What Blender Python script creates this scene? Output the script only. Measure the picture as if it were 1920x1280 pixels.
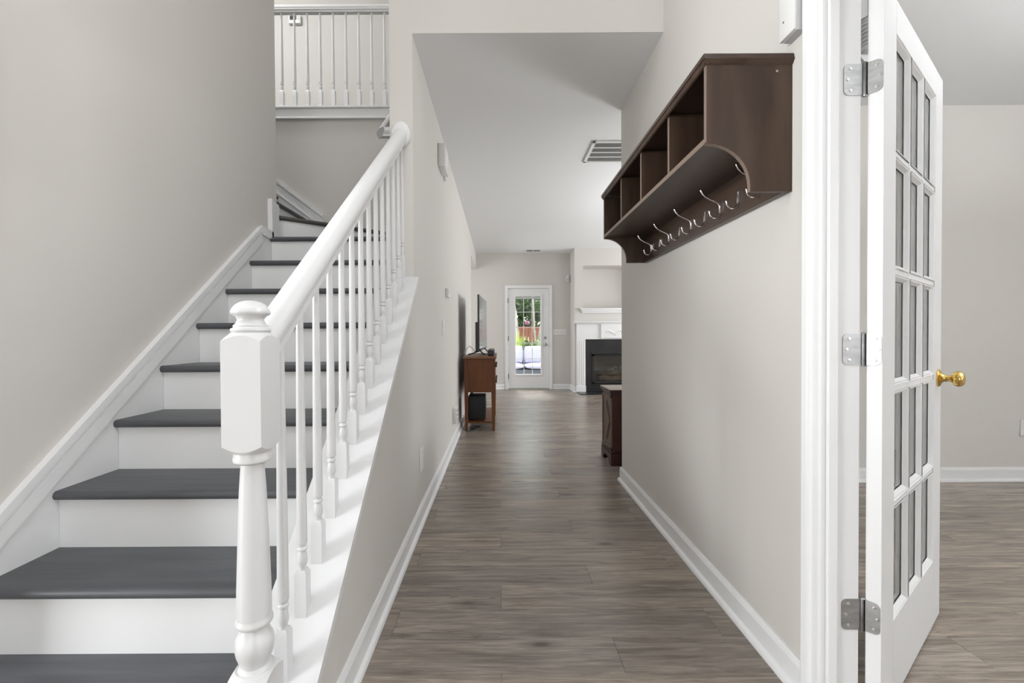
import bpy, bmesh, math, random
from mathutils import Vector, Matrix
random.seed(7)
for o in list(bpy.data.objects): bpy.data.objects.remove(o)
S = bpy.context.scene
COL = S.collection

# ---------------------------------------------------------------- camera
F_PX, PP_X, PITCH, ROLL, CAM_H = 842.19, 937.2, .0129, -.0056, 1.0886
cam_d = bpy.data.cameras.new('camera'); cam = bpy.data.objects.new('camera', cam_d); COL.objects.link(cam)
w = Vector((0, math.cos(PITCH), -math.sin(PITCH))); rt = Vector((1, 0, 0)); up = rt.cross(w)
r_ = rt*math.cos(ROLL) + up*math.sin(ROLL); u_ = up*math.cos(ROLL) - rt*math.sin(ROLL)
cam.matrix_world = Matrix(((r_.x, u_.x, -w.x, 0), (r_.y, u_.y, -w.y, 0), (r_.z, u_.z, -w.z, CAM_H), (0, 0, 0, 1)))
cam_d.sensor_width = 36; cam_d.lens = F_PX/1920*36; cam_d.shift_x = (960-PP_X)/1920
cam_d.clip_start = .02; cam_d.clip_end = 300
S.camera = cam

# ---------------------------------------------------------------- world, sun, exposure
S.view_settings.view_transform = 'Standard'; S.view_settings.look = 'None'
S.view_settings.gamma = 1; S.view_settings.use_curve_mapping = False
S.view_settings.exposure = 0.24
W = bpy.data.worlds.new('world'); S.world = W; W.use_nodes = True
nt = W.node_tree; bg = nt.nodes['Background']
sky = nt.nodes.new('ShaderNodeTexSky'); sky.sky_type = 'NISHITA'; sky.sun_disc = False
sky.sun_elevation = math.radians(52); sky.sun_rotation = math.radians(0)
hs = nt.nodes.new('ShaderNodeHueSaturation'); hs.inputs['Saturation'].default_value = .4
nt.links.new(sky.outputs[0], hs.inputs['Color']); nt.links.new(hs.outputs[0], bg.inputs[0]); bg.inputs[1].default_value = .62
def sun(name, energy, direction, angle):
    d = bpy.data.lights.new(name, 'SUN'); d.energy = energy; d.angle = angle
    o = bpy.data.objects.new(name, d); COL.objects.link(o)
    o.rotation_euler = Vector(direction).to_track_quat('-Z', 'Y').to_euler(); o.location = (0, 0, 12)
sun('sun', 4.4, (.04, -.62, -.78), .14)
def area(name, loc, direction, sx, sy, power, col=(1, 1, 1), spread=180):
    d = bpy.data.lights.new(name, 'AREA'); d.shape = 'RECTANGLE'; d.size = sx; d.size_y = sy
    d.energy = power; d.color = col; d.spread = math.radians(spread)
    o = bpy.data.objects.new(name, d); COL.objects.link(o); o.location = loc
    o.rotation_euler = Vector(direction).to_track_quat('-Z', 'Y').to_euler()
    return o
NEUTRAL = (.955, .982, 1)
area('light_left_key', (-6.2, -1.5, 1.5), (.88, .45, 0), 2.0, 2.0, 295, NEUTRAL)  # added key from the left, standing in for bounced flash
area('light_front_door_glass', (-.1, -5.3, 1.3), (-.1, 1, 0), 2.0, 2.2, 60, NEUTRAL)
area('light_foyer_fill', (.2, -.6, 5.25), (-.15, .05, -1), 1.6, 1.6, 44, NEUTRAL)  # added overhead fill for the foyer
area('light_door_fill', (.862, .85, 2.45), (-1, 0, 0), .5, .3, 9, NEUTRAL, 150)  # added fill from above the doorway, not a known fitting
area('light_stairs_fill', (-1.442, 1.20, 1.85), (1, 0, 0), .13, .5, 5, NEUTRAL, 120)  # added fill towards the right wall, no lamp known here
area('light_dining_side_fill', (4.45, -2.6, 1.6), (-.85, .5, 0), 2.0, 1.8, 62, NEUTRAL)  # added side fill for the stair wall, no window known there
area('light_dining_up_fill', (3.2, 0.4, 1.9), (0, 0, 1), .8, .8, 108, NEUTRAL)  # added upward fill, bounced off the dining ceiling
area('light_living_window', (5.35, 6.8, 1.40), (-1, 0, 0), 1.4, 1.1, 105, NEUTRAL)
area('light_living_window_far', (5.35, 8.2, 1.5), (-1, 0, 0), 1.0, 1.7, 25, NEUTRAL)
area('light_living_up_fill', (3.0, 5.0, 1.4), (0, 0, 1), .9, .9, 60, NEUTRAL)  # added upward fill that softens the living room and hall
area('light_kitchen_window', (-2.9, 8.0, 1.6), (1, 0, 0), 1.4, 1.4, 45, NEUTRAL)
area('light_upstairs_lamp', (-2.8, 3.5, 5.25), (.15, .1, -1), .4, .4, 38, NEUTRAL)

# ---------------------------------------------------------------- helpers
ORIG = {}
class MB:
    def __init__(s): s.v = []; s.f = []
    def add(s, v, f):
        n = len(s.v); s.v += [tuple(map(float, p)) for p in v]; s.f += [tuple(i+n for i in q) for q in f]; return s
    def box(s, x0, x1, y0, y1, z0, z1, bev=0):
        x0, x1 = min(x0, x1), max(x0, x1); y0, y1 = min(y0, y1), max(y0, y1); z0, z1 = min(z0, z1), max(z0, z1)
        if bev:
            bm = bmesh.new(); bmesh.ops.create_cube(bm, size=1)
            for p in bm.verts: p.co = ((x0+x1)/2+p.co.x*(x1-x0), (y0+y1)/2+p.co.y*(y1-y0), (z0+z1)/2+p.co.z*(z1-z0))
            bmesh.ops.bevel(bm, geom=bm.edges[:], offset=bev, segments=2, affect='EDGES', profile=.5)
            bm.verts.index_update(); s.add([p.co for p in bm.verts], [[q.index for q in f.verts] for f in bm.faces]); bm.free()
            return s
        v = [(x, y, z) for z in (z0, z1) for y in (y0, y1) for x in (x0, x1)]
        return s.add(v, [(0, 2, 3, 1), (4, 5, 7, 6), (0, 1, 5, 4), (2, 6, 7, 3), (0, 4, 6, 2), (1, 3, 7, 5)])
    def loft(s, rings, closed=True, caps=True):
        n = len(rings[0]); v = [p for r in rings for p in r]; f = []
        for i in range(len(rings)-1):
            for j in range(n if closed else n-1):
                k = (j+1) % n; f.append((i*n+j, i*n+k, (i+1)*n+k, (i+1)*n+j))
        if caps and closed: f.append(tuple(range(n))[::-1]); f.append(tuple(range((len(rings)-1)*n, len(rings)*n)))
        return s.add(v, f)
    def prism(s, poly, axis, a0, a1):            # poly in the two other axes, extruded along axis
        def P(p, a): return {'x': (a, p[0], p[1]), 'y': (p[0], a, p[1]), 'z': (p[0], p[1], a)}[axis]
        return s.loft([[P(p, a0) for p in poly], [P(p, a1) for p in poly]])
    def sweep(s, prof, p0, p1, side, upv):       # 2d profile extruded from p0 to p1
        p0, p1, side, upv = map(Vector, (p0, p1, side, upv))
        return s.loft([[p+side*a+upv*b for a, b in prof] for p in (p0, p1)])
    def lathe(s, prof, c=(0, 0, 0), n=20, axis='z'):
        rings = []
        for r, h in prof:
            ring = []
            for i in range(n):
                a = 2*math.pi*i/n; x, y = r*math.cos(a), r*math.sin(a)
                q = {'z': (x, y, h), 'x': (h, x, y), 'y': (x, h, y)}[axis]
                ring.append((c[0]+q[0], c[1]+q[1], c[2]+q[2]))
            rings.append(ring)
        return s.loft(rings)
    def tube(s, path, rad, n=8):
        path = [Vector(p) for p in path]; rings = []; prev = None
        for i, p in enumerate(path):
            t = (path[min(i+1, len(path)-1)]-path[max(i-1, 0)]).normalized()
            a = prev if prev else (Vector((0, 0, 1)) if abs(t.z) < .9 else Vector((1, 0, 0)))
            x = (a-t*a.dot(t)).normalized(); y = t.cross(x); prev = x
            rr = rad[i] if isinstance(rad, (list, tuple)) else rad
            rings.append([p+x*rr*math.cos(2*math.pi*k/n)+y*rr*math.sin(2*math.pi*k/n) for k in range(n)])
        return s.loft(rings)
    def xform(s, M, start=0):
        for i in range(start, len(s.v)): s.v[i] = tuple(M @ Vector(s.v[i]))
        return s
    def build(s, name, mat, parent=None, smooth=False, label=None, cat=None, group=None, kind=None):
        xs = [[p[i] for p in s.v] for i in range(3)]
        o0 = Vector(((min(xs[0])+max(xs[0]))/2, (min(xs[1])+max(xs[1]))/2, min(xs[2])))
        me = bpy.data.meshes.new(name); me.from_pydata([Vector(p)-o0 for p in s.v], [], s.f)
        bm = bmesh.new(); bm.from_mesh(me); bmesh.ops.recalc_face_normals(bm, faces=bm.faces[:]); bm.to_mesh(me); bm.free()
        if smooth: me.shade_auto(smooth) if hasattr(me, 'shade_auto') else me.shade_smooth()
        me.materials.append(mat)
        return link(name, me, o0, parent, label, cat, group, kind)
def smooth_by_angle(me, ang=38):
    ang = math.radians(ang)
    me.shade_smooth()
    bm = bmesh.new(); bm.from_mesh(me)
    for e in bm.edges:
        e.smooth = not (len(e.link_faces) == 2 and e.calc_face_angle(0) > ang)
    bm.to_mesh(me); bm.free()
def link(name, me, loc, parent=None, label=None, cat=None, group=None, kind=None):
    o = bpy.data.objects.new(name, me); COL.objects.link(o)
    loc = Vector(loc)
    if parent: o.parent = parent; o.location = loc-ORIG[parent]
    else: o.location = loc
    ORIG[o] = loc
    if label: o['label'] = label
    if cat: o['category'] = cat
    if group: o['group'] = group
    if kind: o['kind'] = kind
    return o
_b = MB.build
def _build(s, name, mat, parent=None, smooth=False, **k):
    o = _b(s, name, mat, parent, False, **k)
    if smooth: smooth_by_angle(o.data, 38 if smooth is True else smooth)
    return o
MB.build = _build
def thing(name, loc, label, cat, group=None, kind=None):
    return link(name, None, loc, None, label, cat, group, kind)

# ---------------------------------------------------------------- materials
def mat(name, col, rough=.5, metal=0, spec=.5, noise=None, bump=0, bscale=60, coat=0):
    m = bpy.data.materials.new(name); m.use_nodes = True; t = m.node_tree; b = t.nodes['Principled BSDF']
    b.inputs['Base Color'].default_value = (*col, 1); b.inputs['Roughness'].default_value = rough
    b.inputs['Metallic'].default_value = metal; b.inputs['Specular IOR Level'].default_value = spec
    if coat: b.inputs['Coat Weight'].default_value = coat; b.inputs['Coat Roughness'].default_value = .15
    tc = t.nodes.new('ShaderNodeTexCoord')
    if noise:                                     # (scale vector, col2, amount)
        mp = t.nodes.new('ShaderNodeMapping'); mp.inputs['Scale'].default_value = noise[0]
        oi = t.nodes.new('ShaderNodeObjectInfo'); ad = t.nodes.new('ShaderNodeVectorMath'); ad.operation = 'MULTIPLY_ADD'
        t.links.new(tc.outputs['Object'], mp.inputs[0])
        ad.inputs[1].default_value = (37, 91, 53); t.links.new(oi.outputs['Random'], ad.inputs[0]); t.links.new(mp.outputs[0], ad.inputs[2])
        n = t.nodes.new('ShaderNodeTexNoise'); n.inputs['Scale'].default_value = 1; n.inputs['Detail'].default_value = 6
        t.links.new(ad.outputs[0], n.inputs[0])
        rp = t.nodes.new('ShaderNodeValToRGB'); rp.color_ramp.elements[0].position = .36; rp.color_ramp.elements[1].position = .66
        rp.color_ramp.elements[0].color = (*col, 1); rp.color_ramp.elements[1].color = (*noise[1], 1)
        t.links.new(n.outputs[0], rp.inputs[0]); t.links.new(rp.outputs[0], b.inputs['Base Color'])
    if bump:
        n2 = t.nodes.new('ShaderNodeTexNoise'); n2.inputs['Scale'].default_value = bscale; n2.inputs['Detail'].default_value = 4
        bp = t.nodes.new('ShaderNodeBump'); bp.inputs['Strength'].default_value = bump; bp.inputs['Distance'].default_value = .002
        t.links.new(tc.outputs['Object'], n2.inputs[0]); t.links.new(n2.outputs[0], bp.inputs['Height']); t.links.new(bp.outputs[0], b.inputs['Normal'])
    return m
WALL = mat('greige wall paint', (.635, .611, .578), .75, spec=.25, bump=.05, bscale=220)
CEIL = mat('white ceiling paint', (.79, .795, .80), .9, spec=.1, bump=.05, bscale=200)
TRIM = mat('white trim paint', (.79, .79, .795), .38, spec=.45, bump=.02, bscale=30)
RISER = mat('white riser paint', (.80, .80, .80), .5, spec=.35, bump=.03, bscale=25)
RAILW = mat('white gloss rail paint', (.71, .71, .715), .3, spec=.5)
TREAD = mat('slate grey tread paint', (.070, .073, .080), .42, spec=.5, noise=((3, 40, 40), (.092, .096, .104)), bump=.06, bscale=40)
PLASTIC = mat('white plastic', (.76, .755, .74), .4)
PLASTICG = mat('grey white plastic', (.55, .55, .56), .45)
DARKP = mat('dark plastic', (.02, .02, .022), .4)
SLOT = mat('dark slot', (.03, .03, .03), .6)
ESP = mat('espresso laminate', (.047, .027, .018), .42, spec=.35, noise=((14, 14, 2.2), (.080, .050, .034)))
ESPH = mat('espresso laminate lengthwise', (.045, .027, .019), .33, noise=((14, 2.2, 14), (.068, .042, .030)))
ESPEDGE = mat('espresso edge band', (.21, .155, .12), .45)
CHROME = mat('polished chrome', (.85, .82, .82), .12, metal=1)
BRASS = mat('polished brass', (.72, .50, .16), .16, metal=1)
STEEL = mat('brushed hinge steel', (.36, .36, .36), .42, metal=1, noise=((20, 20, 60), (.46, .46, .46)))
SCREW = mat('screw steel', (.60, .60, .58), .3, metal=1)
NICKEL = mat('satin nickel', (.40, .39, .37), .35, metal=1)
PINE = mat('stained pine', (.105, .032, .007), .45, spec=.3, noise=((9, 9, 1.6), (.165, .055, .014)))
PINEH = mat('stained pine top', (.15, .06, .02), .4, spec=.4, noise=((2, 9, 9), (.21, .09, .035)))
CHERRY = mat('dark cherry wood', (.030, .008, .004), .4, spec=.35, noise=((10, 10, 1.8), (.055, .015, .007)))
CHERRYL = mat('cherry panel', (.105, .062, .045), .42, spec=.35, noise=((10, 10, 1.8), (.135, .085, .062)))  # panel wood; its reflected light is put into the lighter colour
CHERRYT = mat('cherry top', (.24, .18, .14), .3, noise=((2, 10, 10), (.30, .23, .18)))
BLACKS = mat('black speaker cloth', (.012, .013, .014), .7)
SCREEN = mat('television glass', (.012, .012, .013), .1, spec=1.0)
SLATE = mat('black slate surround', (.012, .012, .014), .28, noise=((4, 4, 4), (.020, .020, .024)))
FIREM = mat('black firebox metal', (.010, .010, .010), .5)
FIREGL = mat('firebox lining', (.05, .046, .042), .6, noise=((9, 9, 9), (.09, .08, .07)))
LOG = mat('ceramic log', (.075, .06, .05), .8, noise=((14, 14, 14), (.16, .13, .10)), bump=.3, bscale=40)
VENTG = mat('vent mesh grey', (.075, .078, .075), .6, noise=((260, 260, 260), (.20, .205, .20)))
RUBBER = mat('black rubber cable', (.02, .02, .02), .5)
SUBFLOOR = mat('floor underlay', (.10, .085, .07), .8)

def mat_floor():
    m = bpy.data.materials.new('grey brown oak plank'); m.use_nodes = True; t = m.node_tree; b = t.nodes['Principled BSDF']
    N = t.nodes.new; L = t.links.new
    tc = N('ShaderNodeTexCoord'); oi = N('ShaderNodeObjectInfo')
    ad = N('ShaderNodeVectorMath'); ad.operation = 'MULTIPLY_ADD'; ad.inputs[1].default_value = (41, 87, 13)
    L(oi.outputs['Random'], ad.inputs[0]); L(tc.outputs['Object'], ad.inputs[2])
    def noise(sc, detail=6, rough=.55, dist=0):
        mp = N('ShaderNodeMapping'); mp.inputs['Scale'].default_value = sc; L(ad.outputs[0], mp.inputs[0])
        n = N('ShaderNodeTexNoise'); n.inputs['Scale'].default_value = 1; n.inputs['Detail'].default_value = detail
        n.inputs['Roughness'].default_value = rough; n.inputs['Distortion'].default_value = dist
        L(mp.outputs[0], n.inputs[0]); return n.outputs[0]
    def ramp(src, stops):
        r = N('ShaderNodeValToRGB'); e = r.color_ramp.elements
        e[0].position, e[0].color = stops[0][0], (*stops[0][1], 1); e[1].position, e[1].color = stops[-1][0], (*stops[-1][1], 1)
        for p, c in stops[1:-1]: x = e.new(p); x.color = (*c, 1)
        L(src, r.inputs[0]); return r.outputs[0]
    def mix(mode, a, c, fac=1.0):
        x = N('ShaderNodeMix'); x.data_type = 'RGBA'; x.blend_type = mode
        x.inputs[0].default_value = fac; L(a, x.inputs[6]); L(c, x.inputs[7]); return x.outputs[2]
    base = ramp(noise((2.6, 34, 1), 8, .66, .8), [(.35, (.190, .158, .130)), (.5, (.280, .238, .200)), (.66, (.380, .330, .285))])
    fine = ramp(noise((9, 250, 1), 5, .65, .3), [(.32, (.66, .66, .66)), (.68, (1.10, 1.10, 1.10))])
    c = mix('MULTIPLY', base, fine, .85)
    broad = ramp(noise((1.1, 5, 1), 3, .5), [(.3, (.80, .80, .80)), (.7, (1.12, 1.1, 1.08))])
    c = mix('MULTIPLY', c, broad, 1)
    tone = ramp(oi.outputs['Random'], [(0, (.80, .81, .84)), (.5, (.98, .97, .96)), (1, (1.14, 1.10, 1.06))])
    c = mix('MULTIPLY', c, tone, .6)
    # dark knots and cracks
    mpv = N('ShaderNodeMapping'); mpv.inputs['Scale'].default_value = (2.3, 7.0, 1); L(ad.outputs[0], mpv.inputs[0])
    vo = N('ShaderNodeTexVoronoi'); vo.inputs['Scale'].default_value = 1; L(mpv.outputs[0], vo.inputs[0])
    kn = ramp(vo.outputs['Distance'], [(.04, (.34, .32, .30)), (.10, (.74, .73, .72)), (.22, (1, 1, 1))])
    sp = N('ShaderNodeSeparateColor'); L(vo.outputs['Color'], sp.inputs[0])
    kg = N('ShaderNodeMath'); kg.operation = 'GREATER_THAN'; kg.inputs[1].default_value = .62; L(sp.outputs[0], kg.inputs[0])
    kx = N('ShaderNodeMix'); kx.data_type = 'RGBA'; kx.blend_type = 'MULTIPLY'; L(kg.outputs[0], kx.inputs[0]); L(c, kx.inputs[6]); L(kn, kx.inputs[7]); c = kx.outputs[2]
    cr = ramp(noise((1.6, 34, 1), 3, .5, 1.2), [(.48, (1, 1, 1)), (.5, (.48, .46, .44)), (.52, (1, 1, 1))])
    gate = ramp(noise((1.3, 7, 1), 2, .5), [(.52, (0, 0, 0)), (.62, (1, 1, 1))])
    x = N('ShaderNodeMix'); x.data_type = 'RGBA'; x.blend_type = 'MULTIPLY'; L(gate, x.inputs[0]); L(c, x.inputs[6]); L(cr, x.inputs[7]); c = x.outputs[2]
    L(c, b.inputs['Base Color'])
    b.inputs['Roughness'].default_value = .27; b.inputs['Specular IOR Level'].default_value = .5
    bp = N('ShaderNodeBump'); bp.inputs['Strength'].default_value = .12; bp.inputs['Distance'].default_value = .001
    L(fine, bp.inputs['Height']); L(bp.outputs[0], b.inputs['Normal'])
    return m
PLANK = mat_floor()
def mat_glass(name, tint=(.97, .98, .97), ior=1.45):
    m = bpy.data.materials.new(name); m.use_nodes = True; t = m.node_tree; N = t.nodes.new
    t.nodes.remove(t.nodes['Principled BSDF']); out = t.nodes['Material Output']
    tr = N('ShaderNodeBsdfTransparent'); tr.inputs[0].default_value = (*tint, 1)
    gl = N('ShaderNodeBsdfGlossy'); gl.inputs['Roughness'].default_value = .02
    lw = N('ShaderNodeLayerWeight'); pw = N('ShaderNodeMath'); pw.operation = 'POWER'; pw.inputs[1].default_value = 4
    ma = N('ShaderNodeMath'); ma.operation = 'MULTIPLY_ADD'; ma.inputs[1].default_value = .94; ma.inputs[2].default_value = .05; mx = N('ShaderNodeMixShader')
    t.links.new(lw.outputs['Facing'], pw.inputs[0]); t.links.new(pw.outputs[0], ma.inputs[0]); t.links.new(ma.outputs[0], mx.inputs[0]); t.links.new(tr.outputs[0], mx.inputs[1]); t.links.new(gl.outputs[0], mx.inputs[2]); t.links.new(mx.outputs[0], out.inputs[0])
    return m
GLASS = mat_glass('clear glass'); FGLASS = mat_glass('smoked fire glass', (.8, .78, .75))
def mat_leaf(name, c0, c1, c2):
    m = bpy.data.materials.new(name); m.use_nodes = True; t = m.node_tree; b = t.nodes['Principled BSDF']
    g = t.nodes.new('ShaderNodeNewGeometry'); r = t.nodes.new('ShaderNodeValToRGB')
    e = r.color_ramp.elements; e[0].color = (*c0, 1); e[1].color = (*c2, 1); x = e.new(.5); x.color = (*c1, 1)
    t.links.new(g.outputs['Random Per Island'], r.inputs[0]); t.links.new(r.outputs[0], b.inputs['Base Color'])
    b.inputs['Roughness'].default_value = .55
    tl = t.nodes.new('ShaderNodeBsdfTranslucent'); mx = t.nodes.new('ShaderNodeMixShader'); mx.inputs[0].default_value = .45
    t.links.new(r.outputs[0], tl.inputs[0]); t.links.new(b.outputs[0], mx.inputs[1]); t.links.new(tl.outputs[0], mx.inputs[2]); t.links.new(mx.outputs[0], t.nodes['Material Output'].inputs[0])
    return m

# ================================================================ STRUCTURE
XL, XR, H, D, DH, DE = -.4726, .9089, 2.7506, 9.1257, 2.4888, 3.3507
WT = .1274                   # thickness of the hall's left wall
XI = XL-WT                   # stairwell face of that wall
XS = -1.5                    # stair side wall
YB = 3.95                    # stairwell back wall
XW = 1.005                   # dining face of the right wall
YD = 3.30                    # dining back wall
TOP = 5.4
JY = 1.255                   # far jamb of the dining doorway
RIS, RUN, N3Y = .1931, .2385, 1.479
def nose_y(n): return N3Y+(n-3)*RUN
def cap_z(y): return 1.418+.828*(y-2.489)

def struct(name, mb, m, label, cat='wall', parent=None, smooth=False):
    return mb.build(name, m, parent, smooth, label=label, cat=cat, kind='structure')

# floor: slab and planks
floor = struct('floor', MB().box(-6.7, 5.7, -5.7, 9.2, -.12, -.006), SUBFLOOR, 'grey brown wood plank floor through the hallway and rooms', 'floor')
ROW = .1719; Y0R = 1.4325
planks = []
def plank_mesh(x0, x1, y0, y1):
    g = .0004; b = .0006; h = .008
    mb = MB()
    lo = [(x0+g, y0+g, -h), (x1-g, y0+g, -h), (x1-g, y1-g, -h), (x0+g, y1-g, -h)]
    mid = [(p[0], p[1], -b) for p in lo]
    tp = [(x0+g+b, y0+g+b, 0), (x1-g-b, y0+g+b, 0), (x1-g-b, y1-g-b, 0), (x0+g+b, y1-g-b, 0)]
    return mb.loft([lo, mid, tp])
PN = [0]; rest = MB()
def planks_zone(xa, xb, ya, yb, near):
    i0 = math.floor((ya-Y0R)/ROW)
    for i in range(i0, i0+200):
        a, b = Y0R+i*ROW, Y0R+(i+1)*ROW
        if a >= yb: break
        a, b = max(a, ya), min(b, yb)
        if b-a < .01: continue
        off = {0: .4, 1: -.4, 2: 0.0}[i % 3]
        k = math.floor((xa-off)/1.2)
        x = off+k*1.2
        while x < xb:
            p, q = max(x, xa), min(x+1.2, xb)
            if q-p > .01:
                mb = plank_mesh(p, q, a, b)
                if near((p+q)/2, a) and PN[0] < 296:
                    PN[0] += 1; mb.build('plank', PLANK, floor)
                else: rest.add(mb.v, mb.f)
            x += 1.2
planks_zone(-.47, .908, .75, DE+.055, lambda x, y: True)
planks_zone(XW-.096, 4.6, .62, YD, lambda x, y: x < 4.4)
planks_zone(-.47, 5.5, DE+.055, 9.12, lambda x, y: x < y*.32+.9 and y < 9.0)
planks_zone(-3.0, -.47, 7.47, 9.12, lambda x, y: False)
planks_zone(-6.6, .908, -5.6, .75, lambda x, y: False)
planks_zone(-1.5, -.47, .75, 1.02, lambda x, y: False)
planks_zone(XW-.096, 4.6, -5.6, .62, lambda x, y: False)
rest.build('plank_remainder', PLANK, floor, kind='stuff')

# ceilings
mb = MB().box(XI, XW, DH+.003, DE, H, H+.009).box(XI, 5.7, DE, 9.3, H, H+.009).box(-3.1, XI, 6.4, 9.3, H, H+.009)
struct('ceiling', mb, CEIL, 'smooth white ceiling over the hallway and living room', 'ceiling')
struct('ceiling_dining', MB().box(XW, 4.7, -5.7, DE-.001, H, H+.009), CEIL, 'smooth white ceiling of the room behind the glass door', 'ceiling')
struct('ceiling_upper', MB().box(-6.7, 1.2, -5.7, 5.4, TOP, TOP+.1), CEIL, 'high ceiling above the stairwell', 'ceiling')

# walls
struct('wall_left', MB().box(XS-.12, XS, 1.12, 3.04, 0, TOP).box(-6.6, XS-.12, 1.12, 1.24, 0, TOP), WALL, 'tall greige wall along the left side of the stairs')
mb = MB().box(-3.6, XS-.12, 2.92, 3.04, 0, TOP).box(-3.7, -3.6, 2.92, 5.3, 0, TOP)
struct('wall_stairwell_left', mb, WALL, 'greige wall around the upper turn of the stairs')
struct('wall_stairwell_back', MB().box(-3.6, XI, YB, YB+.1, 0, 3.0), WALL, 'greige wall under the upstairs balcony')
struct('floor_upstairs', MB().box(-3.6, XI, YB+.02, 5.2, 3.0, 3.075), SUBFLOOR, 'upstairs hallway floor behind the balcony railing', 'floor')
struct('wall_upstairs', MB().box(-3.7, XL, 5.08, 5.2, 2.9, TOP), WALL, 'greige upstairs wall behind the balcony balusters')
poly = [(.985, 0), (7.467, 0), (7.467, 2.434), (D, 2.434), (D, H), (5.15, H), (5.15, TOP), (DH, TOP), (DH, cap_z(DH)-.03), (.985, cap_z(.985)-.03)]
struct('wall_hall_left', MB().prism(poly, 'x', XI, XL), WALL, 'greige hallway wall under and beside the stairs')
struct('wall_header', MB().prism([(DH, H), (DH+.003, H), (DH+.003, H+.012), (DH+.12, H+.012), (DH+.12, TOP), (DH, TOP)], 'x', XL, XR), WALL, 'greige wall above the hallway entrance')
mb = MB().box(XR, XW, -5.6, -3.3, 0, TOP).box(XR, XW, -3.3, .38, 2.3, TOP).box(XR, XW, .38, .47, 0, TOP).box(XR, XW, .47, JY+.018, 2.085, TOP).box(XR, XW, JY+.018, DE, 0, TOP)
struct('wall_right', mb, WALL, 'greige hallway wall carrying the coat shelf')
struct('wall_dining_back', MB().box(XW, 5.6, YD, DE, 0, H+.02), WALL, 'greige back wall of the room behind the glass door')
struct('wall_dining_right', MB().box(4.6, 4.72, -5.6, YD, 0, H+.02), WALL, 'right wall of the room behind the glass door')
struct('wall_front', MB().box(-6.7, 4.72, -5.7, -5.6, 0, TOP).box(-6.7, -6.6, -5.7, 1.24, 0, TOP), WALL, 'front wall of the house behind the viewer')
mb = MB().box(-3.1, .145, D, D+.12, 0, H+.02).box(1.02, 5.7, D, D+.12, 0, H+.02).box(.145, 1.02, D, D+.12, 2.06, H+.02)
struct('wall_back', mb, WALL, 'greige far wall around the garden door')
struct('wall_living_right', MB().box(5.5, 5.62, DE, D, 0, H+.02), WALL, 'right wall of the living room')
struct('wall_kitchen', MB().box(-3.12, -3.0, 6.4, D, 0, H+.02).box(-3.1, XI, 6.4, 6.5, 0, H+.02), WALL, 'kitchen walls beyond the hallway opening')
# fireplace breast with niche
YF = 8.60; FX0, FX1 = 1.435, 3.16; NX0, NX1, NZ0, NZ1 = 1.596, 3.0, 1.60, 2.42
mb = MB().box(FX0, NX0, YF, D, 0, H+.02).box(NX1, FX1, YF, D, 0, H+.02)
mb.box(NX0, 1.64, YF, D, 0, NZ0).box(2.955, NX1, YF, D, 0, NZ0).box(1.64, 2.955, YF, D, 1.02, NZ0).box(1.64, 2.955, YF+.42, D, 0, 1.02)
mb.box(NX0, NX1, YF, D, NZ1, H+.02).box(NX0, NX1, YF+.48, D, NZ0, NZ1)
struct('wall_fireplace', mb, WALL, 'greige chimney breast with a recessed niche')

# baseboards
BB = [(0, 0), (.031, 0), (.031, .006), (.027, .015), (.015, .021), (.014, .082), (.009, .094), (.006, .100), (0, .100)]
def baseboard(name, p0, p1, side, label):
    return struct(name, MB().sweep(BB, p0, p1, side, (0, 0, 1)), TRIM, label, 'baseboard')
baseboard('baseboard_hall_left', (XL, .99, 0), (XL, 7.467, 0), (1, 0, 0), 'white baseboard along the left hallway wall')
b_ = MB().sweep(BB, (XR, 1.334, 0), (XR, DE+.014, 0), (-1, 0, 0), (0, 0, 1)).sweep(BB, (XR-.014, DE, 0), (5.5, DE, 0), (0, 1, 0), (0, 0, 1))
struct('baseboard_hall_right', b_, TRIM, 'white baseboard along the right hallway wall below the coat shelf', 'baseboard')
baseboard('baseboard_dining', (XW, YD, 0), (4.6, YD, 0), (0, -1, 0), 'white baseboard at the back of the room behind the glass door')
baseboard('baseboard_back_left', (-3.0, D, 0), (.085, D, 0), (0, -1, 0), 'white baseboard left of the garden door')
b_ = MB().sweep(BB, (1.075, D, 0), (FX0, D, 0), (0, -1, 0), (0, 0, 1)).sweep(BB, (FX0, D, 0), (FX0, YF-.014, 0), (-1, 0, 0), (0, 0, 1)).sweep(BB, (FX0-.014, YF, 0), (FX0+.02, YF, 0), (0, -1, 0), (0, 0, 1))
struct('baseboard_back_right', b_, TRIM, 'white baseboard between the garden door and the fireplace', 'baseboard')

# ---- dining doorway trim
t = thing('trim_1', (XR, JY, 0), 'white moulded casing and jamb of the glass door opening', 'door frame', kind='structure')
CAS = [(0, 0), (0, .010), (.010, .013), (.034, .014), (.037, .019), (.043, .021), (.046, .017), (.050, .020), (.066, .022), (.071, .020), (.076, .016), (.079, .010), (.079, 0)]
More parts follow.
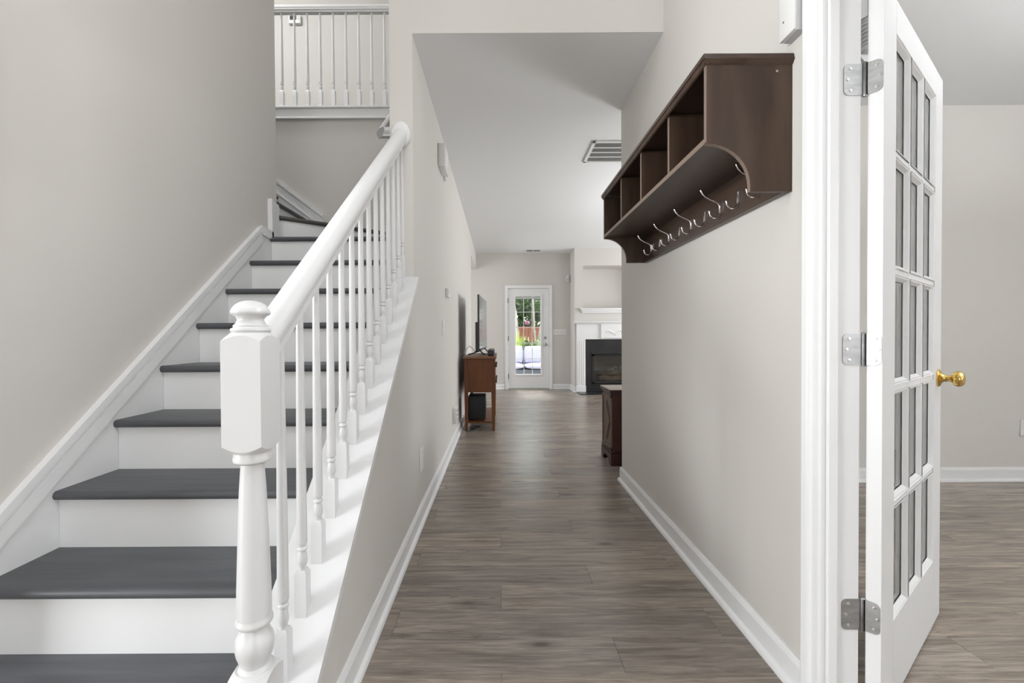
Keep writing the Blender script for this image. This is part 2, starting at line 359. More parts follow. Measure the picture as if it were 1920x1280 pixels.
# casing: profile (along -Y from the inner edge, out of the wall)
cas = [(a, b) for a, b in CAS]
MB().sweep(cas, (XR, JY-.001, 0), (XR, JY-.001, 2.14), (0, 1, 0), (-1, 0, 0)).build('casing', TRIM, t)
MB().sweep(cas, (XR, .471, 0), (XR, .471, 2.14), (0, -1, 0), (-1, 0, 0)).build('casing', TRIM, t)
MB().sweep(cas, (XR, .39, 2.062), (XR, JY+.078, 2.062), (0, 0, 1), (-1, 0, 0)).build('casing', TRIM, t)
MB().box(XR, XW, JY, JY+.018, 0, 2.08).build('jamb', TRIM, t)
MB().box(XR, XW, .452, .47, 0, 2.08).build('jamb', TRIM, t)
MB().box(XR, XW, .47, JY, 2.062, 2.08).build('head_jamb', TRIM, t)
MB().box(XR+.003, .9385, JY-.011, JY, 0, 2.06, .002).build('door_stop', TRIM, t)
MB().sweep([(0, 0), (0, .016), (.06, .018), (.06, 0)], (XW, JY+.02, 0), (XW, JY+.02, 2.14), (0, 1, 0), (1, 0, 0)).build('casing', TRIM, t)

# ---- glass door (door_1), built flat then swung open
HX, HY = 1.042, 1.222; LW, LH, LT, LB = .808, 2.032, .035, .012
dirv = Vector((.641, .491, 0)).normalized(); nrm = Vector((dirv.y, -dirv.x, 0))        # visible face normal
MD = Matrix(((dirv.x, nrm.x, 0, HX), (dirv.y, nrm.y, 0, HY), (0, 0, 1, LB), (0, 0, 0, 1)))  # local: x along leaf, y out of visible face, z up
d1 = thing('door_1', (HX, HY, LB), 'white fifteen pane glass door standing open with brass knob', 'door', kind='structure')
def dpart(name, mb, m, parent=d1, smooth=False, **k): return mb.xform(MD).build(name, m, parent, smooth, **k)
OX0, OX1, OZ0, OZ1 = .128, .687, .238, 1.937
dpart('hinge_stile', MB().box(0, OX0, -LT, 0, 0, LH, .0015), TRIM)
dpart('lock_stile', MB().box(OX1, LW, -LT, 0, 0, LH, .0015), TRIM)
dpart('top_rail', MB().box(OX0, OX1, -LT, 0, OZ1, LH), TRIM)
dpart('bottom_rail', MB().box(OX0, OX1, -LT, 0, 0, OZ0), TRIM)
cw = (OX1-OX0)/3; ch = (OZ1-OZ0)/5; mw = .011
for i in (1, 2): dpart('muntin', MB().box(OX0+i*cw-mw, OX0+i*cw+mw, -LT+.004, -.004, OZ0, OZ1), TRIM)
for j in range(1, 5): dpart('muntin', MB().box(OX0, OX1, -LT+.0045, -.0045, OZ0+j*ch-mw, OZ0+j*ch+mw), TRIM)
def frame_mould(x0, x1, z0, z1, ys, mb):
    # stepped picture-frame moulding round a pane; ys: 1 front, -1 back
    y_f = 0 if ys > 0 else -LT
    steps = [(0, -.001), (.003, -.004), (.006, -.003), (.013, -.012), (.015, -.014)]
    rings = []
    for ins, dy in steps:
        y = y_f+dy*ys
        rings.append([(x0+ins, y, z0+ins), (x1-ins, y, z0+ins), (x1-ins, y, z1-ins), (x0+ins, y, z1-ins)])
    mb.loft(rings, True, False)
for i in range(3):
    for j in range(5):
        e0 = mw-.002 if i else 0; e1 = mw-.002 if i < 2 else 0; f0 = mw-.002 if j else 0; f1 = mw-.002 if j < 4 else 0
        x0, x1 = OX0+i*cw+e0, OX0+(i+1)*cw-e1; z0, z1 = OZ0+j*ch+f0, OZ0+(j+1)*ch-f1
        mb = MB(); frame_mould(x0, x1, z0, z1, 1, mb); frame_mould(x0, x1, z0, z1, -1, mb)
        dpart('pane_moulding', mb, TRIM)
        dpart('pane', MB().box(x0+.008, x1-.008, -LT/2-.0015, -LT/2+.0015, z0+.008, z1-.008), GLASS)
# knob (both sides)
KX, KZ = LW-.060, .922-LB
for sgn, yb in ((1, 0), (-1, -LT)):
    prof = [(0.001, 0), (.033, 0), (.033, .004), (.028, .008), (.018, .011), (.013, .018), (.011, .030), (.012, .036), (.021, .040), (.027, .048), (.0285, .056), (.026, .064), (.019, .070), (.010, .0725), (.001, .073)]
    k = MB().lathe([(r, yb+sgn*h) for r, h in prof], (KX, 0, KZ), 28, 'y')
    dpart('knob', k, BRASS, smooth=True, label='polished brass door knob')
dpart('latch_plate', MB().box(LW-.0005, LW+.001, -LT/2-.012, -LT/2+.012, KZ-.028, KZ+.028), BRASS)
# hinges
PX, PY = 1.0150, 1.2525
back_c = Vector((HX, HY, 0))-nrm*LT
for zc in (1.792, 1.045, .30):
    hg = MB().lathe([(.0066, zc-.0445), (.0066, zc-.016), (.0058, zc-.0158), (.0058, zc-.0152), (.0066, zc-.015), (.0066, zc+.014), (.0058, zc+.0142), (.0058, zc+.0148), (.0066, zc+.015), (.0066, zc+.0445)], (PX, PY, 0), 14)
    hg.lathe([(.005, zc-.0475), (.0066, zc-.0445), (.0066, zc+.0445), (.005, zc+.047), (.001, zc+.049)], (PX, PY, 0), 14)
    ho = hg.build('hinge', STEEL, d1, True, label='steel butt hinge')
    def rounded(w, h, r=.014):
        pts = [(0, -h/2)]
        for a in range(-90, 1, 15): pts.append((w-r+r*math.cos(math.radians(a)), -h/2+r+r*math.sin(math.radians(a))))
        for a in range(0, 91, 15): pts.append((w-r+r*math.cos(math.radians(a)), h/2-r+r*math.sin(math.radians(a))))
        pts.append((0, h/2)); return pts
    # leaf on the jamb (facing -Y), running towards the hall
    lj = MB().prism([(-a, b) for a, b in rounded(.058, .087)], 'y', JY-.0022, JY-.0002)
    lj.xform(Matrix.Translation((PX, 0, zc))); lj.build('hinge_leaf', STEEL, ho)
    for dx, dz in ((-.040, .030), (-.047, 0), (-.040, -.030)):
        MB().lathe([(.0045, JY-.0022), (.0042, JY-.0034), (.0015, JY-.0036), (.0012, JY-.003)], (PX+dx, 0, zc+dz), 12, 'y').build('screw', SCREW, ho, True)
    # leaf on the door edge: from the pivot to the visible arris of the leaf
    base = Vector((PX, PY, zc)); ax = (Vector((HX, HY, 0))-Vector((PX, PY, 0))); wl = ax.length-.002; ax.normalize()
    ny = Vector((ax.y, -ax.x, 0))
    ML = Matrix(((ax.x, ny.x, 0, base.x), (ax.y, ny.y, 0, base.y), (0, 0, 1, base.z), (0, 0, 0, 1)))
    MB().prism(rounded(wl, .087), 'y', -.0005, .0015).xform(ML).build('hinge_leaf', STEEL, ho)
    for dx, dz in ((wl*.66, .030), (wl*.84, 0), (wl*.66, -.030)):
        MB().lathe([(.0045, .0015), (.0042, .0027), (.0015, .0029), (.0012, .0022)], (dx, 0, dz), 12, 'y').xform(ML).build('screw', SCREW, ho, True)

# ---- garden door (door_2) and its trim
t2 = thing('trim_2', (.58, D, 0), 'white casing around the garden door', 'door frame', kind='structure')
BX0, BX1, BZ = .172, .997, 2.040
C2 = [(0, 0), (0, .014), (.05, .02), (.058, .02), (.058, 0)]
MB().sweep(C2, (BX0-.008, D, 0), (BX0-.008, D, BZ+.066), (-1, 0, 0), (0, -1, 0)).build('casing', TRIM, t2)
MB().sweep(C2, (BX1+.008, D, 0), (BX1+.008, D, BZ+.066), (1, 0, 0), (0, -1, 0)).build('casing', TRIM, t2)
MB().sweep(C2, (BX0-.066, D, BZ+.008), (BX1+.066, D, BZ+.008), (0, 0, 1), (0, -1, 0)).build('casing', TRIM, t2)
mb = MB().box(.145, BX0-.004, D-.001, D+.12, 0, BZ+.02).box(BX1+.004, 1.02, D-.001, D+.12, 0, BZ+.02).box(.145, 1.02, D, D+.12, BZ+.004, 2.06)
mb.build('jamb', TRIM, t2)
MB().box(.145, 1.02, D-.01, D+.14, -.005, .018).build('threshold', NICKEL, t2)
d2 = thing('door_2', (.58, D+.02, .02), 'white garden door with a tall divided glass pane', 'door', kind='structure')
GX0, GX1, GZ0, GZ1 = .316, .832, .300, 1.884; YD0, YD1 = D+.012, D+.056
mb = MB().box(BX0, GX0, YD0, YD1, .02, BZ).box(GX1, BX1, YD0, YD1, .02, BZ).box(GX0, GX1, YD0, YD1, .02, GZ0).box(GX0, GX1, YD0, YD1, GZ1, BZ)
mb.build('leaf', TRIM, d2)
e = .034
mb = MB()
for (x0, x1, z0, z1) in ((GX0-e, GX0+.004, GZ0-e, GZ1+e), (GX1-.004, GX1+e, GZ0-e, GZ1+e), (GX0, GX1, GZ0-e, GZ0+.004), (GX0, GX1, GZ1-.004, GZ1+e)):
    mb.box(x0, x1, YD0-.014, YD0+.001, z0, z1, .004)
mb.build('glazing_frame', TRIM, d2)
MB().box(GX0, GX1, YD0+.03, YD0+.033, GZ0, GZ1).build('pane', GLASS, d2)
for i in (1, 2): x = GX0+(GX1-GX0)*i/3; MB().box(x-.006, x+.006, YD0+.016, YD0+.028, GZ0, GZ1).build('muntin', TRIM, d2)
for j in range(1, 5): z = GZ0+(GZ1-GZ0)*j/5; MB().box(GX0, GX1, YD0+.017, YD0+.027, z-.006, z+.006).build('muntin', TRIM, d2)
MB().box(GX0+.003, GX1-.003, YD0+.005, YD0+.02, GZ1-.05, GZ1-.012, .003).build('raised_blind', PLASTICG, d2)
for z, rr in ((1.045, .028), (.912, .031)):
    kb = MB().lathe([(rr, YD0), (rr, YD0-.006), (rr*.5, YD0-.012), (rr*.45, YD0-.03), (rr*.95, YD0-.04), (rr, YD0-.055), (rr*.6, YD0-.066), (.001, YD0-.067)] if z < 1 else [(rr, YD0), (rr, YD0-.01), (rr*.7, YD0-.016), (.001, YD0-.017)], (.925, 0, z), 20, 'y')
    kb.build('knob' if z < 1 else 'deadbolt', NICKEL, d2, True, label='satin nickel door knob' if z < 1 else 'satin nickel deadbolt')
for z in (1.80, 1.03, .26): MB().box(BX0-.010, BX0+.006, D-.006, YD0, z-.05, z+.05, .002).build('hinge', FIREM, d2)

# ================================================================ STAIRS
st = thing('staircase', (-1.05, 2.0, 0), 'white staircase with slate grey treads turning left at the top', 'staircase')
TX0, TX1 = -1.4835, -.612
TT = .030
def tread_bar(x0, x1, yn, yb, z):
    # rounded bull-nose along X
    prof = [(yb, z-TT), (yb, z)]
    for a in range(90, 271, 20): prof.append((yn+TT/2+TT/2*math.cos(math.radians(a)), z-TT/2+TT/2*math.sin(math.radians(a))))
    return MB().prism(prof, 'x', x0, x1)
for n in range(1, 10):
    yn = nose_y(n); z = RIS*n
    yb = nose_y(n+1)+.028 if n < 9 else 3.06
    tread_bar(TX0, TX1, yn, yb, z).build('tread', TREAD, st, True)
    MB().box(TX0+.001, TX1-.001, yn+.022, yn+.040, z-RIS if n > 1 else 0.0, z-TT).build('riser', RISER, st)
# winder part: tread 9 runs on to a diagonal, tread 10 is the kite, then flight to the left
z9 = RIS*9
MB().prism([(TX0, 3.055), (XI-.002, 3.055), (XI-.002, YB-.002), (-.95, YB-.002)], 'z', z9-TT, z9).build('tread', TREAD, st)
z10 = RIS*10
pa = Vector((-1.515, 3.115, 0)); pdir = Vector((.337, .276, 0)).normalized()
pn = Vector((pdir.y, -pdir.x, 0))                                   # towards the stairs below
Ld = (YB-.002-pa.y)/pdir.y
pb = pa+pdir*Ld
prof = [(-.03, 0), (-.03, -TT)]+[(-TT*0+.015*math.cos(math.radians(a))-.015, -TT/2+.015*math.sin(math.radians(a))) for a in range(-90, 91, 20)]
MB().sweep(prof, pa+Vector((0, 0, z10)), pb+Vector((0, 0, z10)), pn, (0, 0, 1)).build('tread', mat('tread nosing worn', (.075, .070, .062), .45), st, True, label='dusty taupe nosing of the winder tread')
MB().prism([(pa-pn*.025)[:2], (pb-pn*.025)[:2], (-1.70, YB-.002), (-1.70, 3.05), (-1.515, 3.05)], 'z', z10-TT, z10-.0005).build('tread', TREAD, st)
MB().sweep([(-.04, z9), (-.022, z9), (-.022, z10-TT), (-.04, z10-TT)], pa, pb, pn, (0, 0, 1)).build('riser', RISER, st)
for k in range(11, 17):
    z = RIS*k; xn = -1.685-(k-11)*RUN
    prof = [(xn-RUN-.03, z-TT), (xn-RUN-.03, z)]+[(xn-TT/2+TT/2*math.cos(math.radians(a)), z-TT/2+TT/2*math.sin(math.radians(a))) for a in range(90, -91, -20)]
    if k < 16: MB().prism(prof, 'y', 3.042, YB-.002).build('tread', TREAD, st, True)
    MB().box(xn-.04, xn-.022, 3.043, YB-.003, z-RIS, z-TT).build('riser', RISER, st)
# skirt on the left wall: flat board + moulding at its top
def sk(y): return .577+.811*(y-1.325)
y_a, y_b = 1.121, 2.805
poly = [(y_a, 0), (1.16, 0), (3.04, RIS*8.2), (3.04, 1.975), (2.925, 1.985), (2.925, 1.768), (y_b, sk(y_b)), (y_a, sk(y_a))]
MB().prism(poly, 'x', XS, TX0).build('skirt_board', TRIM, st)
def strip(d0, d1, t):  # band between two offsets below the skirt top edge
    return MB().prism([(y_a, sk(y_a)-d1), (y_b, sk(y_b)-d1), (y_b, sk(y_b)-d0), (y_a, sk(y_a)-d0)], 'x', TX0-.001, TX0+t)
strip(-.003, .030, .012).build('skirt_moulding', TRIM, st)
strip(.030, .046, .005).build('skirt_moulding', TRIM, st)
strip(.046, .100, .009).build('skirt_moulding', TRIM, st)
mb = MB().prism([(y_b-.002, sk(y_b)-.05), (2.945, 1.72), (2.945, 1.772), (y_b-.002, sk(y_b)+.004)], 'x', TX0-.001, TX0+.011)
mb.prism([(2.925, 1.74), (2.958, 1.74), (2.958, 1.975), (2.925, 1.987)], 'x', TX0-.001, TX0+.011)
mb.build('skirt_moulding', TRIM, st)
# skirt on the wall under the balcony
def sb(x): return 2.463-.753*(x+1.949)
xa, xb = -3.3, -1.535
MB().prism([(xa, sb(xa)), (xb, sb(xb)), (xb, RIS*10-.1), (xa, sb(xa)-.45)], 'y', YB-.016, YB).build('skirt_board', TRIM, st)
mb = MB().prism([(xa, sb(xa)+.002), (xb, sb(xb)+.002), (xb, sb(xb)-.024), (xa, sb(xa)-.024)], 'y', YB-.027, YB-.015)
mb.prism([(xa, sb(xa)-.105), (xb-.1, sb(xb-.1)-.105), (xb-.1, sb(xb-.1)-.118), (xa, sb(xa)-.118)], 'y', YB-.024, YB-.015)
mb.build('skirt_moulding', TRIM, st)
# cap on the knee wall and inner stringer face
CX0, CX1 = -.637, -.447
ya, yb = .93, DH-.001
poly = lambda off: [(ya, cap_z(ya)-off), (yb, cap_z(yb)-off)]
mb = MB().prism([(ya, cap_z(ya)-.030), (yb, cap_z(yb)-.030), (yb, cap_z(yb)), (ya, cap_z(ya))], 'x', CX0, CX1)
mb.build('wall_cap', RAILW, st)
MB().prism([(ya, cap_z(ya)-.05), (yb, cap_z(yb)-.05), (yb, cap_z(yb)-.03), (ya, cap_z(ya)-.03)], 'x', XL-.001, XL+.011).build('cap_moulding', RAILW, st)
MB().prism([(.99, 0), (1.2, 0), (3.0, 1.3), (3.0, cap_z(3.0)), (DH+.005, cap_z(DH)), (DH-.002, cap_z(DH)-.02), (.99, cap_z(.99)-.02)], 'x', XI-.013, XI-.001).build('inner_stringer', TRIM, st)

# ---- stair railing
rl = thing('stair_railing', (-.536, 1.7, 0), 'white stair railing with turned newel post and slim balusters', 'railing')
NC = (-.5385, .972); hw = .0415
def square_lathe_block(z0, z1, hw, tip0=False, tip1=False):
    """square block whose ends arch over into the turning (lamb's tongue)"""
    n = 10
    mb = MB(); segs = []
    def ring(zf):
        pts = []
        for s in range(4):
            for i in range(n):
                q = -1+2*i/n
                p = {0: (q, -1), 1: (1, q), 2: (-q, 1), 3: (-1, -q)}[s]
                pts.append((NC[0]+p[0]*hw, NC[1]+p[1]*hw, zf(q)))
        return pts
    arch = .012
    b = ring(lambda q: z0+(arch*(q*q) if tip0 else 0)); tpr = ring(lambda q: z1-(arch*(q*q) if tip1 else 0))
    rings = [b, tpr]
    if tip1:
        rings.append([(NC[0]+hw*.93*math.cos(a), NC[1]+hw*.93*math.sin(a), z1+.006) for a in [math.radians(-135+90*s+90*i/n) for s in range(4) for i in range(n)]])
    if tip0:
        rings.insert(0, [(NC[0]+hw*.93*math.cos(a), NC[1]+hw*.93*math.sin(a), z0-.006) for a in [math.radians(-135+90*s+90*i/n) for s in range(4) for i in range(n)]])
    return mb.loft(rings)
post = thing_newel = square_lathe_block(0, .366, hw, False, True).build('newel_post', RAILW, rl, 14)
square_lathe_block(.848, 1.092, hw, True, True).build('upper_block', RAILW, post, 14)
prof = [(.001, .36), (.036, .366), (.033, .374), (.028, .379), (.032, .390), (.037, .404), (.0395, .420), (.0375, .436), (.031, .450), (.0265, .459), (.0262, .463), (.033, .4645), (.037, .470), (.0375, .476), (.034, .482), (.0345, .486), (.0348, .492), (.0338, .55), (.0305, .66), (.0265, .76), (.0232, .812), (.0232, .816), (.031, .818), (.037, .8225), (.038, .829), (.036, .834), (.0365, .840), (.034, .848), (.001, .85)]
MB().lathe(prof, (NC[0], NC[1], 0), 32).build('turned_shaft', RAILW, post, True)
prof = [(.001, 1.09), (.034, 1.096), (.0375, 1.099), (.0395, 1.103), (.0385, 1.107), (.034, 1.109), (.0335, 1.111), (.0345, 1.113), (.030, 1.117), (.0265, 1.124), (.0265, 1.128), (.031, 1.134), (.0365, 1.1365), (.0388, 1.140), (.0385, 1.144), (.036, 1.150), (.030, 1.158), (.021, 1.164), (.010, 1.167), (.001, 1.168)]
MB().lathe(prof, (NC[0], NC[1], 0), 32).build('finial', RAILW, post, True)
# handrail
RS = .765
def rail_z(y): return 1.029+RS*(y-1.023)     # underside
RP = [(-.022, 0), (.022, 0), (.022, .010), (.027, .016), (.027, .022), (.031, .030), (.0335, .040), (.033, .050), (.029, .059), (.020, .066), (.008, .069), (-.008, .069), (-.020, .066), (-.029, .059), (-.033, .050), (-.0335, .040), (-.031, .030), (-.027, .022), (-.027, .016), (-.022, .010)]
RX = -.5375; kz = math.sqrt(1+RS*RS)
y0, y1 = NC[1]+hw-.004, DH-.012
MB().loft([[(RX+a, y, rail_z(y)+b*kz) for a, b in RP] for y in (y0, y1)]).build('handrail', RAILW, rl, True)
zc = rail_z(DH)+.045
mb = MB(); rings = []
for sc, yy in ((1, DH-.0005), (1, DH-.010), (.93, DH-.017), (.80, DH-.020)):
    rings.append([(RX+.054*sc*math.cos(2*math.pi*i/32), yy, zc+.072*sc*math.sin(2*math.pi*i/32)) for i in range(32)])
mb.loft(rings).build('rosette', RAILW, rl, True)
# balusters
def baluster_mesh(hb, block, htot, sq=.0155, n=12):
    """origin at base centre; square block then vase, ring, tapering shaft"""
    mb = MB(); sh = RS if False else .828
    z = block
    b = [(x*sq, y*sq, hb*y*sq) for x, y in ((-1, -1), (1, -1), (1, 1), (-1, 1))]
    tq = [(x*sq, y*sq, z-.010) for x, y in ((-1, -1), (1, -1), (1, 1), (-1, 1))]
    tq2 = [(x*sq*.72, y*sq*.72, z) for x, y in ((-1, -1), (1, -1), (1, 1), (-1, 1))]
    mb.loft([b, tq, tq2])
    pr = [(.012, z-.008), (.0115, z+.001), (.0095, z+.006), (.0125, z+.016), (.0138, z+.026), (.0115, z+.042), (.0095, z+.050), (.0135, z+.053), (.0140, z+.057), (.0130, z+.060), (.0105, z+.062), (.0105, z+.066), (.0132, z+.068), (.0138, z+.073), (.0138, z+.09), (.0090, htot)]
    mb.lathe(pr, (0, 0, 0), n)
    return mb
BX = -.5355
ys = [1.202+.1078*i for i in range(-1, 13)]
for i, y in enumerate(ys):
    top = rail_z(y)+.006; bz = cap_z(y)
    mb = baluster_mesh(.828, .112, top-bz)
    mb.xform(Matrix.Translation((BX, y, bz-.0005)))
    mb.build('baluster', RAILW, rl, True)

# ---- upstairs balcony railing
br = thing('balcony_railing', (-2.0, YB, 2.98), 'white balcony railing with slim balusters upstairs', 'railing')
MB().box(-3.6, XI-.001, YB-.020, YB+.10, 2.983, 3.076).build('fascia', TRIM, br)
MB().box(-3.6, XI-.001, YB-.034, YB+.10, 3.072, 3.092, .004).build('base_plate', TRIM, br)
MB().box(-3.6, XI-.001, YB-.027, YB-.015, 2.983, 2.997, .003).build('fascia_moulding', TRIM, br)
mb = MB().sweep([(-.020, 0), (.020, 0), (.020, .012), (.030, .018), (.030, .028), (.033, .034), (.033, .046), (.026, .058), (-.026, .058), (-.033, .046), (-.033, .034), (-.030, .028), (-.030, .018), (-.020, .012)], (-3.6, YB+.02, 3.918), (XI-.001, YB+.02, 3.918), (0, 1, 0), (0, 0, 1))
mb.build('handrail', TRIM, br)
bm_me = None
for i in range(-3, 12):
    x = (534.5+i*23.9-937.2)/842.19*(YB+.02)
    if x > XI-.03: continue
    if bm_me is None:
        mb = baluster_mesh(0, .155, 3.93-3.091, .0165); o = mb.xform(Matrix.Translation((x, YB+.02, 3.091))).build('baluster', TRIM, br, True); bm_me = o.data; off = ORIG[o]-Vector((x, YB+.02, 3.091))
    else: link('baluster', bm_me, Vector((x, YB+.02, 3.091))+off, br)

# ---- wall handrail of the upper flight
wr = thing('wall_handrail', (-.69, 3.0, 2.2), 'short white wall mounted handrail end beside the stairwell opening', 'handrail')
SL = .81
P2 = [(-.018, -.028), (.018, -.028), (.018, -.018), (.027, -.010), (.030, .004), (.026, .018), (.014, .026), (-.014, .026), (-.026, .018), (-.030, .004), (-.027, -.010), (-.018, -.018)]
y0 = 2.60; z0 = 2.262; rx = -.680
def rs(y): return z0+SL*(y-y0)
a0 = [(rx+a, y0-a*.9, rs(y0)+b) for a, b in P2]; a1 = [(rx+a, 3.75, rs(3.75)+b*1.28) for a, b in P2]
MB().loft([a0, a1]).build('rail', RAILW, wr, True)
MB().loft([a0, [(XI-.001, y0-a, rs(y0)+b) for a, b in P2]]).build('wall_return', RAILW, wr, True)

# ================================================================ COAT SHELF
cs = thing('coat_shelf', (XR, 2.08, 1.53), 'dark brown wall shelf with cubbies and chrome coat hooks', 'coat rack')
CY0, CY1 = 1.398, 2.772; CXF = .643; CB, CM, CT = 1.531, 1.685, 1.930; tk = .016
side = [(XR-.001, CB), (.779, CB)]
for i in range(0, 11):
    a = math.pi/2*i/10
    side.append((.649+.130*math.cos(a), 1.550+.128*math.sin(a)))
side += [(CXF, 1.679), (CXF, CT), (XR-.001, CT)]
for y in (CY0, CY1-tk):
    o = MB().prism(side, 'y', y, y+tk).build('side_panel', ESP, cs)
    edge = MB()
    pts = side[1:14]
    for p, q in zip(pts[:-1], pts[1:]):
        d = (Vector(q)-Vector(p)); d.normalize(); nn = Vector((-d.y, d.x))*-.0006
        if (Vector(p)-Vector(q)).length > .001:
            edge.loft([[(p[0], y+.0005, p[1]), (p[0], y+tk-.0005, p[1]), (p[0]-abs(nn.x)-.0004, y+tk-.0005, p[1]-.0006), (p[0]-abs(nn.x)-.0004, y+.0005, p[1]-.0006)],
                       [(q[0], y+.0005, q[1]), (q[0], y+tk-.0005, q[1]), (q[0]-abs(nn.x)-.0004, y+tk-.0005, q[1]-.0006), (q[0]-abs(nn.x)-.0004, y+.0005, q[1]-.0006)]])
    edge.box(CXF-.0008, CXF+.0002, y, y+tk, CM, CT)
    edge.build('edge_band', ESPEDGE, o)
b = MB().box(CXF+.002, XR-.002, CY0+tk, CY1-tk, CM, CM+tk).build('shelf_board', ESPH, cs)
MB().box(CXF+.0005, CXF+.0025, CY0+tk, CY1-tk, CM-.0005, CM+tk+.0005).build('edge_band', ESPEDGE, b)
MB().box(XR-.014, XR-.001, CY0+tk, CY1-tk, CB, CT).build('back_panel', ESPH, cs)
MB().box(XR-.022, XR-.014, CY0+tk, CY1-tk, CB, CM-.03).build('hook_rail', ESPH, cs)
for k in (1, 2, 3):
    y = CY0+(CY1-CY0-tk)*k/4
    y = {1: 1.735, 2: 2.073, 3: 2.409}[k]
    dv = MB().box(CXF+.010, XR-.015, y-tk/2, y+tk/2, CM+tk, CT).build('divider', ESP, cs)
    MB().box(CXF+.0085, CXF+.0105, y-tk/2, y+tk/2, CM+tk, CT).build('edge_band', ESPEDGE, dv)
# top with a cove moulding
MB().box(.630, XR-.001, CY0-.010, CY1+.010, CT+.003, CT+.021, .003).build('top_board', ESPH, cs)
tp = [(CXF+.002, CT-.010), (CXF-.004, CT-.008), (.633, CT+.003), (.629, CT+.004), (.629, CT+.007), (CXF+.002, CT+.007)]
mb = MB().prism(tp, 'y', CY0-.006, CY1+.006)
mb.sweep([(0, -.010), (.005, -.006), (.012, .004), (.012, .007), (-.002, .007)], (.635, CY0, CT), (XR-.001, CY0, CT), (0, -1, 0), (0, 0, 1))
mb.build('top_moulding', ESP, cs)
# hooks
PXW = XR-.022
def arc(cx, cz, r, a0, a1, n=10): return [(cx+r*math.cos(math.radians(a0+(a1-a0)*i/n)), cz+r*math.sin(math.radians(a0+(a1-a0)*i/n))) for i in range(n+1)]
def hook_low(y):
    c = [(PXW-.004, 1.606), (PXW-.005, 1.598), (PXW-.006, 1.580)]
    c += arc(PXW-.026, 1.574, .020, 0, -170, 12) + [(PXW-.047, 1.580)]
    return [(x, y, z) for x, z in c]
def hook_long(y):
    c = [(PXW-.006, 1.582), (PXW-.005, 1.598), (PXW-.010, 1.610), (PXW-.022, 1.618), (PXW-.045, 1.628), (PXW-.064, 1.639), (PXW-.076, 1.652), (PXW-.081, 1.664)]
    return [(x, y, z) for x, z in c]
for i in range(9):
    y = 1.530+.1355*i
    mb = MB(); pth = hook_low(y); mb.tube(pth, [.0032]*(len(pth)-1)+[.0040], 10)
    e = pth[-1]; mb.lathe([(.001, -.005), (.0036, -.004), (.0047, 0), (.0036, .004), (.001, .005)], e, 12)
    if i % 2 == 0:
        pl = hook_long(y); mb.tube(pl, [.0036]*(len(pl)-1)+[.0044], 10); mb.lathe([(.001, -.005), (.0038, -.004), (.0050, 0), (.0038, .004), (.001, .005)], pl[-1], 12)
    hk = mb.build('hook', CHROME, cs, True, label='chrome double coat hook' if i % 2 == 0 else 'chrome single coat hook')
    MB().box(PXW-.005, PXW-.0005, y-.006, y+.006, 1.575, 1.618, .002).build('hook_plate', CHROME, hk)
for y in (CY0+.03, CY1-.03):
    pass
MB().lathe([(.004, -.001), (.004, .0), (.001, .001)], (.86, CY0-.001, CT-.03), 10, 'y').build('screw', SCREW, cs)

# ================================================================ FITTINGS ON THE HALL WALLS
# door chime
c = thing('door_chime', (.89, 1.37, 1.985), 'white plastic box high on the wall above the coat shelf', 'door chime')
prof = [(1.318, 1.985), (1.406, 1.985), (1.412, 1.991), (1.412, 2.20), (1.406, 2.206), (1.318, 2.206)]
prof = [(1.337, 1.987), (1.402, 1.987), (1.408, 1.995), (1.408, 2.20), (1.402, 2.207), (1.337, 2.207)]
MB().prism(prof, 'x', .882, XR-.001).build('housing', PLASTICG, c)
MB().box(.872, .884, 1.337, 1.408, 1.989, 2.206, .004).build('cover', PLASTIC, c, True)
MB().lathe([(.003, .8715), (.003, .8722)], (0, 1.385, 2.04), 10, 'x').build('button_hole', SLOT, c)
# alarm siren near the ceiling
sr = thing('siren_box', (-.445, 3.6, 2.40), 'white siren box under the hallway ceiling', 'alarm siren')
MB().box(XL+.0005, XL+.055, 3.50, 3.72, 2.405, 2.585, .006).build('housing', PLASTIC, sr, True)
MB().box(XL+.0545, XL+.0575, 3.53, 3.69, 2.44, 2.55, .001).build('front_plate', PLASTIC, sr)
kp = MB().lathe([(.052, 0), (.052, .016), (.046, .024), (.03, .028), (.001, .029)], (XL+.0005, 3.86, 2.465), 24, 'x')
sd = thing('smoke_detector', (XL, 3.86, 2.41), 'round white detector disc beyond the siren box', 'smoke detector'); kp.build('housing', PLASTIC, sd, True)
MB().lathe([(.02, .028), (.02, .0335), (.001, .034)], (XL+.0005, 3.86, 2.465), 20, 'x').build('test_button', PLASTICG, sd)
# thermostat on the hall wall
th = thing('thermostat', (XL, 4.0, 1.42), 'small white thermostat above the light switch in the hallway', 'thermostat')
MB().box(XL+.0005, XL+.028, 3.935, 4.045, 1.430, 1.508, .004).build('housing', PLASTIC, th, True)
MB().box(XL+.0275, XL+.0292, 3.955, 4.025, 1.465, 1.500).build('display', PLASTICG, th)
# switch plate
sw = thing('light_switch', (XL, 3.72, 1.09), 'white light switch plate below the hallway thermostat', 'light switch')
MB().box(XL+.0005, XL+.008, 3.675, 3.770, 1.092, 1.213, .002).build('plate', PLASTIC, sw)
for dz in (0, .053): MB().box(XL+.0075, XL+.013, 3.70, 3.745, 1.103+dz, 1.148+dz, .002).build('rocker', PLASTIC, sw)
# blank plate
bp = thing('blank_plate', (XL, 2.66, .29), 'white blank wall plate low beside the stairs', 'wall plate')
MB().box(XL+.0005, XL+.008, 2.615, 2.705, .289, .424, .003).build('plate', PLASTIC, bp)
for z in (.31, .40): MB().lathe([(.0035, .008), (.0035, .009), (.001, .0092)], (XL, 2.66, z), 10, 'x').build('screw', SCREW, bp)
